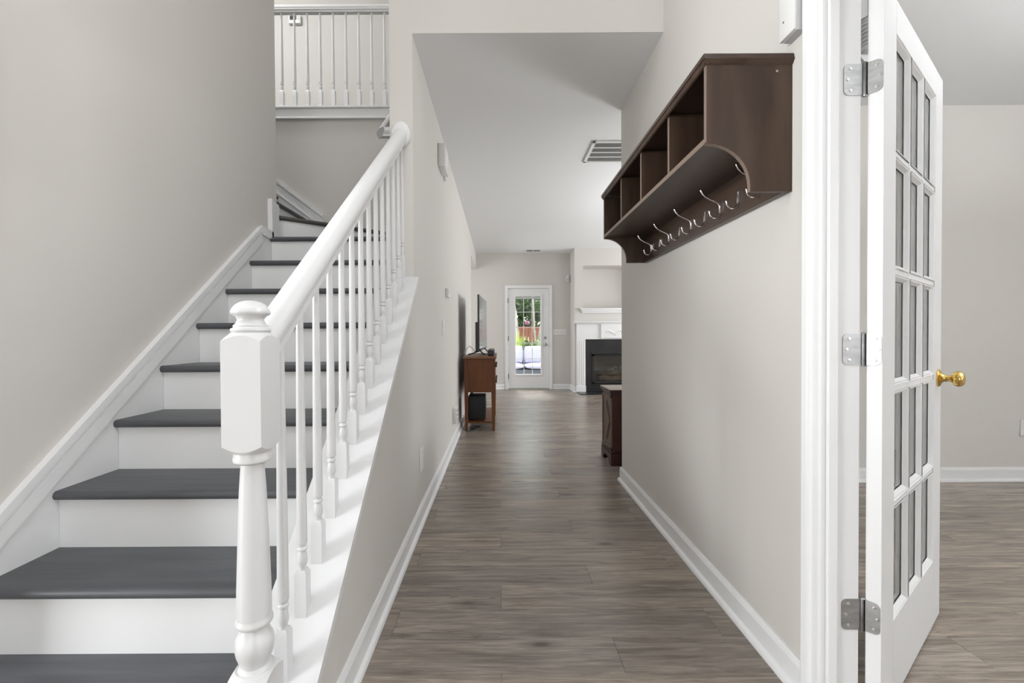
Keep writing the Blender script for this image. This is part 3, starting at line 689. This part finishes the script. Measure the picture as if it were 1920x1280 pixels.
# outlet with six sockets by the console
ot = thing('wall_outlet', (XL, 4.47, .2), 'white multi socket outlet on the wall before the wooden console', 'outlet')
MB().box(XL+.0005, XL+.040, 4.44, 4.60, .218, .375, .004).build('housing', PLASTIC, ot, True)
for a in (4.475, 4.53):
    for z in (.25, .295, .34):
        mb = MB().box(XL+.0395, XL+.0412, a, a+.006, z-.008, z+.008).box(XL+.0395, XL+.0412, a+.018, a+.024, z-.008, z+.008)
        mb.build('socket', SLOT, ot)
# dining outlet
do = thing('wall_outlet', (3.86, YD, .33), 'white outlet on the far wall of the room behind the glass door', 'outlet')
MB().box(3.825, 3.905, YD-.007, YD-.0005, .329, .452, .003).build('plate', PLASTIC, do)
for z in (.365, .416):
    MB().box(3.848, 3.882, YD-.010, YD-.006, z-.017, z+.017, .004).build('receptacle', PLASTIC, do)
    MB().box(3.855, 3.859, YD-.0108, YD-.0098, z-.006, z+.007).box(3.871, 3.875, YD-.0108, YD-.0098, z-.006, z+.007).build('socket', SLOT, do)
# far wall switch plate and motion sensor
fs = thing('switch_plate', (1.217, D, 1.09), 'wide white plate of four switches beside the garden door', 'light switch')
MB().box(1.085, 1.35, D-.008, D-.0005, 1.095, 1.213, .003).build('plate', PLASTIC, fs)
for k in range(4): MB().box(1.112+k*.062, 1.124+k*.062, D-.018, D-.007, 1.145, 1.168, .002).build('toggle', PLASTICG, fs)
ms = thing('motion_sensor', (1.385, D, 2.17), 'small white motion sensor high in the corner by the fireplace', 'sensor')
MB().box(1.352, 1.412, D-.045, D-.0005, 2.178, 2.303, .008).build('housing', PLASTIC, ms, True)
MB().box(1.362, 1.402, D-.0475, D-.044, 2.20, 2.24, .002).build('lens', PLASTICG, ms)
# upstairs thermostat
ut = thing('thermostat', (-2.267, 5.08, 4.57), 'white thermostat with dark display on the upstairs wall', 'thermostat')
MB().box(-2.336, -2.199, 5.045, 5.0795, 4.578, 4.676, .008).build('housing', PLASTIC, ut, True)
MB().box(-2.318, -2.245, 5.0435, 5.046, 4.615, 4.662).build('display', SLOT, ut)
for z in (4.652, 4.628): MB().box(-2.228, -2.214, 5.0430, 5.046, z-.006, z+.006, .001).build('button', PLASTICG, ut)

# ---- ceiling return vent and small supply register
v = thing('return_vent', (1.05, 4.1, H), 'large white ceiling return vent with four perforated panels', 'air vent')
VX0, VX1, VY0, VY1 = .805, 1.36, 3.86, 4.325
mb = MB()
for (x0, x1, y0, y1) in ((VX0, VX1, VY0, VY0+.028), (VX0, VX1, VY1-.028, VY1), (VX0, VX0+.030, VY0, VY1), (VX1-.030, VX1, VY0, VY1)): mb.box(x0, x1, y0, y1, H-.012, H-.0005, .003)
mb.build('frame', PLASTIC, v)
n = 4; pitch = (VY1-VY0-.056)/n
for k in range(n): MB().box(VX0+.03, VX1-.03, VY0+.028+k*pitch+.008, VY0+.028+(k+1)*pitch-.008, H-.005, H-.002).build('grille_panel', VENTG, v)
for k in range(1, n): MB().box(VX0+.03, VX1-.03, VY0+.028+k*pitch-.009, VY0+.028+k*pitch+.009, H-.009, H-.001).build('bar', PLASTIC, v)
v = thing('supply_register', (.66, 8.78, H), 'small slotted ceiling register before the garden door', 'air vent')
MB().box(.50, .82, 8.70, 8.86, H-.009, H-.0005, .003).build('frame', PLASTIC, v)
for x0, x1 in ((.53, .652), (.668, .79)):
    for y in (8.735, 8.78, 8.825): MB().box(x0, x1, y-.016, y+.012, H-.0105, H-.0085).build('slot', SLOT, v)

# ---- small ribbed ceiling fixture seen in the gap beside the door
cf = thing('ceiling_fixture', (1.725, 2.1, 2.33), 'ribbed grey ceiling fixture glimpsed above the top door hinge', 'ceiling light')
FX, FY = 1.727, 2.10
pr = [(.001, H-.001), (.05, H-.001), (.05, H-.02), (.012, H-.03), (.012, 2.545), (.048, 2.54)]
MB().lathe(pr, (FX, FY, 0), 24).build('canopy_and_rod', PLASTICG, cf, True)
pr = [(.001, 2.545)]
for k in range(7):
    z = 2.535-k*.017; r = .048-.0022*k if k < 5 else .036
    pr += [(r, z), (r, z-.009), (r-.007, z-.011), (r-.007, z-.016)]
pr += [(.001, 2.415)]
MB().lathe(pr, (FX, FY, 0), 28).build('ribbed_body', PLASTICG, cf, True)
MB().lathe([(.001, 2.42), (.03, 2.418), (.034, 2.408), (.03, 2.398), (.018, 2.394), (.001, 2.394)], (FX-.008, FY, 0), 24).build('finial', PLASTICG, cf, True)
MB().prism([(FX-.040, 2.396), (FX+.06, 2.396), (FX+.06, 2.30), (FX+.015, 2.335)], 'y', FY+.02, FY+.035).build('bracket', PLASTICG, cf)

# ---- boxes added around the two foyer fill lamps (their light sits at the open front)
def fill_box(x_wall, x_open, y0, y1, z0, z1, label):
    t = thing('fill_lamp_box', (x_wall, (y0+y1)/2, z0), label, 'fill lamp')
    e = .008; sg = 1 if x_open > x_wall else -1; xo = x_open+sg*.004
    MB().box(x_wall+sg*.0005, x_wall+sg*.012, y0, y1, z0, z1).build('backplate', TRIM, t)
    mb = MB()
    for (a, b, c, d) in ((y0-e, y0, z0-e, z1+e), (y1, y1+e, z0-e, z1+e), (y0, y1, z0-e, z0), (y0, y1, z1, z1+e)): mb.box(x_wall+sg*.0005, xo, a, b, c, d)
    mb.build('shade', TRIM, t)
fill_box(XR, .862, .60, 1.10, 2.30, 2.60, 'added white fill lamp box above the glass door opening')
fill_box(XS, -1.442, 1.135, 1.265, 1.60, 2.10, 'added white fill lamp box on the wall at the foot of the stairs')

# ================================================================ CONSOLE, TELEVISION, SPEAKERS
cn = thing('console_table', (-.23, 5.6, 0), 'stained pine console table with drawers and open shelf', 'console table')
KX0, KX1, KY0, KY1 = -.408, -.058, 5.12, 6.15
MB().box(KX0-.012, KX1+.018, KY0-.015, KY1+.015, .826, .852, .004).build('top', PINEH, cn)
for x in (KX0, KX1-.042):
    for y in (KY0, KY1-.042):
        mb = MB().loft([[(x+(.006 if z0 == 0 else 0)+dx*(.030 if z0 == 0 else .042), y+(.006 if z0 == 0 else 0)+dy*(.030 if z0 == 0 else .042), z0) for dx, dy in ((0, 0), (1, 0), (1, 1), (0, 1))] for z0 in (0, .40, .826)])
        mb.build('leg', PINE, cn)
MB().box(KX0+.042, KX1-.042, KY0+.008, KY0+.024, .446, .826).build('side_panel', PINE, cn)
MB().box(KX0+.042, KX1-.042, KY1-.024, KY1-.008, .446, .826).build('side_panel', PINE, cn)
MB().box(KX0+.005, KX0+.02, KY0+.042, KY1-.042, .446, .826).build('back_panel', PINE, cn)
MB().box(KX0+.02, KX1-.02, KY0+.02, KY1-.02, .44, .456).build('bottom_panel', PINE, cn)
MB().box(KX0+.012, KX1-.012, KY0+.012, KY1-.012, .088, .106).build('shelf', PINE, cn)
for z0, z1 in ((.646, .815), (.462, .636)):
    for k in range(2):
        a, b = KY0+.05+k*.475, KY0+.05+k*.475+.455
        dr = MB().box(KX1-.030, KX1-.006, a, b, z0, z1, .003).build('drawer', PINE, cn)
        for yy in (a+.11, b-.11):
            MB().lathe([(.006, KX1-.007), (.006, KX1+.006), (.014, KX1+.012), (.014, KX1+.019), (.001, KX1+.022)], (0, yy, (z0+z1)/2), 14, 'x').build('knob', FIREM, dr, True)
# television
tv = thing('television', (-.21, 5.75, .852), 'flat television standing on the pine console', 'television')
P0, P1 = Vector((-.243, 5.20, 0)), Vector((-.188, 6.27, 0)); td = (P1-P0).normalized(); tn = Vector((td.y, -td.x, 0))   # screen normal
MT = Matrix(((td.x, tn.x, 0, P0.x), (td.y, tn.y, 0, P0.y), (0, 0, 1, 0), (0, 0, 0, 1)))
TL = (P1-P0).length
MB().box(0, TL, -.014, .006, .925, 1.568, .003).xform(MT).build('bezel', DARKP, tv)
MB().box(.008, TL-.008, .0055, .0072, .94, 1.560).xform(MT).build('screen', SCREEN, tv)
MB().box(.05, TL-.05, -.046, -.012, .905, 1.25, .006).xform(MT).build('rear_housing', DARKP, tv)
for q in (.18, TL-.18):
    mb = MB().tube([(q, -.02, .94), (q, .02, .885), (q, .062, .8605)], [.009, .008, .006], 8).tube([(q, -.02, .94), (q, -.07, .885), (q, -.145, .8605)], [.009, .008, .006], 8)
    mb.xform(MT).build('foot', DARKP, tv, True)
sbx = thing('sound_bar', (-.10, 5.6, .852), 'black sound bar lying before the television', 'speaker')
MB().box(-.145, -.072, 5.24, 6.05, .8535, .918, .008).build('housing', DARKP, sbx, True)
MB().box(-.0725, -.0705, 5.26, 6.03, .862, .910).build('grille', BLACKS, sbx)
sub = thing('subwoofer', (-.27, 5.33, .106), 'black subwoofer box on the console shelf', 'speaker')
MB().box(-.372, -.172, 5.19, 5.50, .124, .386, .006).build('cabinet', BLACKS, sub, True)
for x in (-.355, -.19):
    for y in (5.21, 5.47): MB().lathe([(.012, .107), (.014, .125)], (x, y, 0), 12).build('foot', RUBBER, sub)
MB().lathe([(.08, -.1725), (.08, -.168), (.07, -.165), (.001, -.172)], (0, 5.345, .25), 24, 'x').build('driver', DARKP, sub, True)
MB().tube([(-.30, 5.4, .90), (-.36, 5.36, .97), (-.40, 5.34, .93), (-.415, 5.33, .858)], .003, 6).build('cable', RUBBER, None, True, label='thin black cable arching behind the television', cat='cable')
pts = [(-.44, 5.0, .14), (-.42, 5.02, .05), (-.35, 5.08, .006), (-.27, 5.22, .006), (-.22, 5.30, .006), (-.25, 5.38, .006), (-.33, 5.36, .006), (-.36, 5.28, .006), (-.30, 5.20, .006), (-.24, 5.26, .010)]
MB().tube(pts, .005, 6).build('cable', RUBBER, None, True, label='black power cable coiled on the floor under the console', cat='cable')

# ================================================================ CHEST
chs = thing('wooden_chest', (1.2, 3.98, 0), 'dark cherry chest with diamond carved panel behind the wall end', 'chest')
HX0, HX1, HY0, HY1 = .932, 1.62, 3.73, 4.06
MB().box(HX0, HX1, HY0, HY1, .10, .595).build('body', CHERRY, chs)
mb = MB()
for zz0, zz1, ex in ((.585, .600, .008), (.598, .612, .016), (.610, .632, .024)): mb.box(HX0-ex, HX1+ex, HY0-ex, HY1+ex, zz0, zz1, .003)
o = mb.build('moulded_edge', CHERRY, chs)
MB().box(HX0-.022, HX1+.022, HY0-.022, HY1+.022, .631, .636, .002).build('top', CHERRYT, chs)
# base with bracket feet
mb = MB()
for zz0, zz1, ex in ((.095, .112, .006), (.108, .124, .012)): mb.box(HX0-ex, HX1+ex, HY0-ex, HY1+ex, zz0, zz1, .003)
mb.build('base_moulding', CHERRY, chs)
br_ = [(HY0-.015, 0), (HY0+.07, 0), (HY0+.085, .03), (HY0+.11, .05), (HY1-.11, .05), (HY1-.085, .03), (HY1-.07, 0), (HY1+.015, 0), (HY1+.015, .10), (HY0-.015, .10)]
MB().prism(br_, 'x', HX0-.014, HX0+.02).build('bracket_base', CHERRY, chs)
MB().prism(br_, 'x', HX1-.02, HX1+.014).build('bracket_base', CHERRY, chs)
MB().box(HX0+.005, HX1-.005, HY0-.014, HY0+.02, .0, .10).build('bracket_base', CHERRY, chs)
# panel with a raised diamond on the hall side
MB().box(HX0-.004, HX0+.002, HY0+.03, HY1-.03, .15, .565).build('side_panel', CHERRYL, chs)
yc, zc2 = (HY0+HY1)/2, .357
dm = [(yc-.115, zc2), (yc, zc2-.17), (yc+.115, zc2), (yc, zc2+.17)]
MB().loft([[(HX0-.003, a, b) for a, b in dm], [(HX0-.012, yc+(a-yc)*.86, zc2+(b-zc2)*.86) for a, b in dm]]).build('diamond', CHERRYL, chs)
mb = MB()
for i in range(4):
    p, q = dm[i], dm[(i+1) % 4]
    d = (Vector(q)-Vector(p)).normalized(); nn = Vector((-d.y, d.x))
    mb.loft([[(HX0-.004, p[0]+nn.x*s, p[1]+nn.y*s) for s in (-.008, .008)]+[(HX0-.0065, p[0]+nn.x*s, p[1]+nn.y*s) for s in (.008, -.008)],
             [(HX0-.004, q[0]+nn.x*s, q[1]+nn.y*s) for s in (-.008, .008)]+[(HX0-.0065, q[0]+nn.x*s, q[1]+nn.y*s) for s in (.008, -.008)]])
mb.build('diamond_moulding', CHERRY, chs)
mb = MB()
for (y0, y1, z0, z1) in ((HY0, HY0+.03, .13, .585), (HY1-.03, HY1, .13, .585), (HY0, HY1, .13, .155), (HY0, HY1, .56, .585)): mb.box(HX0-.010, HX0+.001, y0, y1, z0, z1, .002)
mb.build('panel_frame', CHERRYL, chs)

# ================================================================ FIREPLACE
fp = thing('fireplace_mantel', (2.3, YF, 0), 'white wooden fireplace surround with carved frieze', 'fireplace mantel')
def yk(px): return None
LX0, LX1 = 1.462, 1.628; MX1 = 2*2.297-LX0
BT = 1.012
MB().box(LX0, LX1, YF-.06, YF-.0005, 0, BT+.30).build('pilaster', TRIM, fp)
MB().box(MX1-(LX1-LX0), MX1, YF-.06, YF-.0005, 0, BT+.30).build('pilaster', TRIM, fp)
MB().box(LX1, MX1-(LX1-LX0), YF-.055, YF-.0005, BT, BT+.30).build('frieze', TRIM, fp)
for x in (LX0+.02, LX0+.055, LX0+.09, LX0+.125): MB().box(x, x+.02, YF-.064, YF-.059, .15, BT-.02, .002).build('flute', TRIM, fp)
MB().box(LX0-.01, LX1+.008, YF-.066, YF-.0005, 0, .12, .003).build('plinth', TRIM, fp)
MB().box(1.918, 2*2.297-1.918, YF-.082, YF-.054, BT+.02, BT+.285, .004).build('frieze_panel', TRIM, fp)
# carved garland
mb = MB(); cxg = 2.297
for k in range(-8, 9):
    x = cxg+k*.034; z = BT+.135+.028*math.cos(k*.9)
    mb.lathe([(.001, -.012), (.016, -.008), (.021, 0), (.016, .008), (.001, .012)], (x, YF-.083, z), 10, 'y')
    mb.lathe([(.001, -.008), (.010, -.005), (.013, 0), (.010, .005), (.001, .008)], (x+.012, YF-.083, z-.03), 8, 'y')
mb.build('carved_garland', TRIM, fp, True)
for z0, z1, ex in ((BT+.285, BT+.302, .015), (BT+.300, BT+.318, .03), (BT+.316, BT+.338, .05)):
    MB().box(LX0-ex, MX1+ex, YF-.06-ex, YF-.0005, z0, z1, .003).build('mantel_moulding', TRIM, fp)
ns = thing('niche_shelf', (2.3, YF, 1.5), 'white moulded ledge under the niche above the mantel', 'shelf')
for z0, z1, ex in ((1.512, 1.545, .012), (1.543, 1.578, .03), (1.576, 1.602, .05)):
    MB().box(NX0-.01-ex, NX1+.01+ex, YF-ex-.01, YF-.0005, z0, z1, .004).build('ledge_moulding', TRIM, ns)
hp = thing('fireplace_hearth', (2.3, YF-.25, 0), 'low black slate hearth on the floor before the fireplace', 'hearth')
MB().box(LX0+.0, MX1, YF-.42, YF-.062, 0.001, .014, .002).build('hearth_slab', SLATE, hp)
fi = thing('fireplace_insert', (2.3, YF, 0), 'black gas fireplace with ceramic logs behind glass', 'fireplace')
IX0, IX1, IZ0, IZ1 = 1.755, 2.84, .17, .735
mb = MB().box(LX1+.001, IX0, YF-.030, YF-.0005, .015, BT-.001).box(IX1, 2*2.297-LX1-.001, YF-.030, YF-.0005, .015, BT-.001).box(IX0, IX1, YF-.030, YF-.0005, IZ1, BT-.001).box(IX0, IX1, YF-.030, YF-.0005, .015, IZ0-.1)
mb.build('slate_surround', SLATE, fi)
mb = MB()
for (x0, x1, z0, z1) in ((IX0, IX0+.05, IZ0, IZ1), (IX1-.05, IX1, IZ0, IZ1), (IX0, IX1, IZ1-.045, IZ1), (IX0, IX1, IZ0, IZ0+.03)): mb.box(x0, x1, YF-.045, YF+.01, z0, z1, .004)
mb.build('metal_frame', FIREM, fi)
MB().box(IX0-.02, IX1+.02, YF-.085, YF-.031, IZ1-.005, IZ1+.02, .004).build('hood', FIREM, fi)
for k in range(3): MB().box(IX0, IX1, YF-.034, YF-.022, .078+k*.03, .098+k*.03, .003).build('louver', FIREM, fi)
MB().box(IX0+.05, IX1-.05, YF+.002, YF+.006, IZ0+.03, IZ1-.045).build('glass', FGLASS, fi)
mb = MB().box(IX0+.02, IX1-.02, YF+.36, YF+.38, .1, .75).box(IX0-.0, IX0+.02, YF+.01, YF+.38, .1, .75).box(IX1-.02, IX1, YF+.01, YF+.38, .1, .75).box(IX0, IX1, YF+.01, YF+.38, .12, .14).box(IX0, IX1, YF+.01, YF+.38, .75, .77)
mb.build('firebox', FIREGL, fi)
for (x0, z0, x1, z1, y, r) in ((1.92, .25, 2.7, .26, YF+.10, .055), (1.88, .34, 2.5, .37, YF+.20, .05), (2.1, .33, 2.75, .40, YF+.14, .045), (1.98, .30, 2.25, .46, YF+.12, .035), (2.35, .46, 2.7, .36, YF+.18, .04)):
    n = 8; pth = [(x0+(x1-x0)*i/n, y+.012*math.sin(i*2.1), z0+(z1-z0)*i/n+.01*math.sin(i*1.7)) for i in range(n+1)]
    MB().tube(pth, [r*(.8+.25*math.sin(i*1.3)**2) for i in range(n+1)], 10).build('log', LOG, fi, True)

# ================================================================ GARDEN BEYOND THE DOOR
GRASS = mat('garden ground', (.10, .12, .05), .9, noise=((3, 3, 3), (.17, .15, .09)))
PATIO = mat('patio concrete', (.36, .35, .33), .8, noise=((4, 4, 4), (.42, .41, .39)))
FENCE = mat('red brown fence wood', (.30, .095, .050), .7, noise=((12, 12, 1.5), (.40, .15, .085)))
BARK = mat('pale bark', (.52, .47, .40), .8, noise=((10, 10, 3), (.38, .33, .28)))
CUSH = mat('lilac grey cushion fabric', (.58, .57, .68), .9, bump=.1, bscale=300)
WICK = mat('dark grey wicker', (.09, .10, .115), .7, noise=((90, 90, 90), (.15, .16, .18)))
LEAF1 = mat_leaf('light green leaves', (.10, .20, .03), (.24, .38, .08), (.46, .56, .22))
LEAF2 = mat_leaf('dark green leaves', (.015, .045, .014), (.05, .11, .03), (.16, .26, .09))
LEAF3 = mat_leaf('yellow green strap leaves', (.25, .40, .03), (.45, .60, .08), (.62, .70, .20))
LEAF4 = mat_leaf('pale variegated leaves', (.08, .18, .06), (.30, .42, .24), (.66, .72, .56))
PINK = mat_leaf('pink petals', (.62, .24, .42), (.78, .42, .58), (.88, .62, .74))
struct('ground_garden', MB().box(-30, 35, D+.3, 60, -.5, -.28), GRASS, 'garden soil and lawn beyond the patio', 'ground')
struct('floor_patio', MB().box(-4, 6, D+.13, 13.2, -.28, -.06), PATIO, 'concrete patio outside the garden door', 'patio')
# fence
fe = thing('garden_fence', (1.2, 19, -.28), 'red brown wooden board fence across the garden', 'fence')
fm = None
for k in range(-18, 44):
    x = k*.152
    hgt = 1.475+.012*math.sin(k*2.3)
    MB().box(x, x+.143, 19, 19.022, -.3, hgt, .003).build('board', FENCE, fe)
for z in (.05, .75, 1.3): MB().box(-2.8, 6.7, 19.022, 19.06, z, z+.09).build('rail', FENCE, fe)
# outdoor sofa
so = thing('outdoor_sofa', (.8, 11.7, -.06), 'dark grey wicker outdoor sofa seen through the garden door', 'sofa')
OY = 11.3
MB().box(-.55, 2.35, OY, OY+.80, -.06, .225, .02).build('wicker_base', WICK, so)
MB().box(-.55, 2.35, OY+.70, OY+.82, .2, .66, .02).build('wicker_back', WICK, so)
MB().box(-.70, -.55, OY, OY+.82, -.06, .52, .02).build('armrest', WICK, so)
MB().box(2.35, 2.50, OY, OY+.82, -.06, .52, .02).build('armrest', WICK, so)
def pillow(x0, x1, y0, y1, z0, z1, name, lab, tilt=0):
    bm = bmesh.new(); bmesh.ops.create_cube(bm, size=2); bmesh.ops.subdivide_edges(bm, edges=bm.edges[:], cuts=7, use_grid_fill=True)
    mb = MB(); vs = []
    for p in bm.verts:
        q = p.co.copy()
        def sq(a, b, c): return a*(1-.10*(b*b*c*c) - .05*(b*b) - .05*(c*c))
        q = Vector((sq(q.x, q.y, q.z), q.y*(1-.45*max(abs(p.co.x), abs(p.co.z))**4), sq(q.z, q.x, q.y))) if (z1-z0) > (y1-y0) else Vector((sq(q.x, q.y, q.z), sq(q.y, q.x, q.z), q.z*(1-.35*max(abs(p.co.x), abs(p.co.y))**6)))
        vs.append(((x0+x1)/2+q.x*(x1-x0)/2, (y0+y1)/2+q.y*(y1-y0)/2+tilt*q.z, (z0+z1)/2+q.z*(z1-z0)/2))
    bm.verts.index_update(); mb.add(vs, [[q.index for q in f.verts] for f in bm.faces]); bm.free()
    return mb.build(name, CUSH, None, True, label=lab, cat='cushion')
pillow(-.50, .615, OY-.02, OY+.70, .225, .385, 'seat_cushion', 'lilac grey seat cushion on the left of the outdoor sofa')
pillow(.63, 1.75, OY-.02, OY+.70, .225, .385, 'seat_cushion', 'lilac grey seat cushion on the right of the outdoor sofa')
pillow(-.48, .61, OY+.38, OY+.62, .37, .83, 'back_cushion', 'lilac grey back cushion leaning at the left of the outdoor sofa', .05)
pillow(.635, 1.74, OY+.38, OY+.62, .37, .815, 'back_cushion', 'lilac grey back cushion leaning at the right of the outdoor sofa', .05)
# plants
def leaves(c, rad, n, size, asp=.45, shell=.5):
    mb = MB()
    for _ in range(n):
        while True:
            p = Vector((random.uniform(-1, 1), random.uniform(-1, 1), random.uniform(-1, 1)))
            if shell < p.length <= 1: break
        q = Vector((c[0]+p.x*rad[0], c[1]+p.y*rad[1], c[2]+p.z*rad[2]))
        a = Vector((random.gauss(0, 1), random.gauss(0, 1), random.gauss(0, .6))).normalized()
        b = a.orthogonal().normalized(); b.rotate(Matrix.Rotation(random.uniform(0, 6.3), 3, a))
        s = size*random.uniform(.6, 1.3)
        mb.add([q-a*s, q-b*s*asp+a*s*.1, q+a*s, q+b*s*asp+a*s*.1], [(0, 1, 2), (0, 2, 3)])
    return mb
def strap(c, n, L, wd):
    mb = MB()
    for _ in range(n):
        az = random.uniform(0, 6.283); lean = random.uniform(.15, .9); l = L*random.uniform(.7, 1.15)
        pts = []; 
        for i in range(6):
            s = i/5; pts.append(Vector((c[0]+math.cos(az)*lean*l*s**1.5*.8, c[1]+math.sin(az)*lean*l*s**1.5*.8, c[2]+l*(s-.35*lean*s*s))))
        sd = Vector((-math.sin(az), math.cos(az), 0)); v = []; f = []
        for i, p in enumerate(pts): wdt = wd*(1-.9*(i/5)**2); v += [p-sd*wdt, p+sd*wdt]
        for i in range(5): f.append((2*i, 2*i+1, 2*i+3, 2*i+2))
        mb.add(v, f)
    return mb
def tree(x, y, forks, crown, lm, label, group, size=.12, bark=BARK, zb=-.28):
    t = thing('garden_tree', (x, y, zb), label, 'tree', group)
    for f in forks: MB().tube([Vector((x, y, zb))+Vector(p) for p in f[0]], f[1], 8).build('trunk', bark, t, True)
    for c, rad, n in crown: leaves(c, rad, n, size).build('foliage', lm, t, kind='stuff')
    return t
g = 'trees beyond the garden fence'
tree(.62, 16.2, [(((0, 0, 0), (.03, 0, 1.2), (-.05, 0, 2.2), (-.25, .1, 3.4)), (.06, .055, .05, .03))], [((.25, 16.4, 2.95), (.8, .6, .55), 380)], LEAF1, 'pale trunked garden tree left in the garden door glass', g, .11)
tree(1.30, 15.6, [(((0, 0, 0), (.02, 0, 1.0), (.25, 0, 2.4), (.35, 0, 3.6)), (.06, .055, .035, .02)), (((0, 0, .3), (.08, 0, 1.4), (.42, .05, 2.6), (.62, .1, 3.6)), (.04, .04, .03, .02)), (((0, 0, .4), (-.10, 0, 1.6), (-.13, .05, 2.5), (-.15, .1, 3.4)), (.04, .035, .03, .02))], [((1.7, 15.9, 3.1), (.7, .6, .55), 320)], LEAF1, 'many stemmed pale garden tree right in the garden door glass', g, .11)
tree(1.05, 21.5, [(((0, 0, 0), (0, 0, 2.0)), (.12, .08))], [((1.05, 21.5, 2.1), (1.0, .9, 1.1), 1500)], LEAF2, 'dark dense shrub tree behind the middle of the fence', g, .13)
tree(-.4, 24.2, [(((0, 0, 0), (0, 0, 2.0)), (.12, .08))], [((-.4, 24.2, 2.6), (1.4, 1.0, 1.6), 1500)], LEAF1, 'light leafy tree behind the left of the fence', g, .16)
tree(2.8, 24.2, [(((0, 0, 0), (0, 0, 2.2)), (.12, .08))], [((2.8, 24.2, 2.6), (1.3, 1.0, 1.5), 1400)], LEAF2, 'dark leafy tree behind the right of the fence', g, .15)
tree(1.2, 27, [(((0, 0, 0), (0, 0, 3)), (.18, .1))], [((1.2, 27, 4.2), (4.0, 1.6, 2.0), 3200)], LEAF1, 'broad light green tree farthest behind the fence', g, .22)
tree(-4.2, 24, [(((0, 0, 0), (0, 0, 3)), (.18, .1))], [((-4.2, 24, 3.0), (2.2, 1.6, 2.2), 1800)], LEAF2, 'dark leafy tree far left behind the fence', g, .2)
pf = leaves((1.02, 16.6, 1.56), (.075, .06, .07), 110, .035, .8, .3).build('pink_blossom', PINK, None, label='round pink blossom hanging above the fence', cat='flower', kind='stuff')
g = 'bed plants behind the outdoor sofa'
def plant(name, x, y, parts, label):
    t = thing(name, (x, y, -.28), label, 'plant', g)
    for mb, m in parts: mb.build('foliage', m, t, kind='stuff')
plant('strap_leaf_plant', .55, 14.6, [(strap((.55, 14.6, -.28), 150, 1.45, .05), LEAF3)], 'tall yellow green strap leaved plant in front of the fence')
plant('strap_leaf_plant', 1.05, 14.9, [(strap((1.05, 14.9, -.28), 110, 1.3, .045), LEAF3)], 'shorter yellow green strap leaved plant nearer the fence middle')
plant('lime_shrub', .38, 13.9, [(leaves((.38, 13.9, .50), (.36, .3, .50), 420, .05, .6, .3), LEAF3)], 'lime green shrub above the left sofa cushion')
plant('dark_shrub', .86, 14.1, [(leaves((.86, 14.1, .42), (.36, .3, .52), 620, .05, .6, .2), LEAF2)], 'dark green shrub above the sofa middle')
plant('variegated_shrub', 1.34, 14.0, [(leaves((1.34, 14.0, .52), (.36, .3, .50), 480, .055, .6, .3), LEAF4)], 'pale variegated shrub above the right sofa cushion')
plant('dark_shrub', -.2, 14.3, [(leaves((-.2, 14.3, .36), (.36, .3, .46), 500, .05, .6, .2), LEAF2)], 'dark green shrub at the far left of the bed')
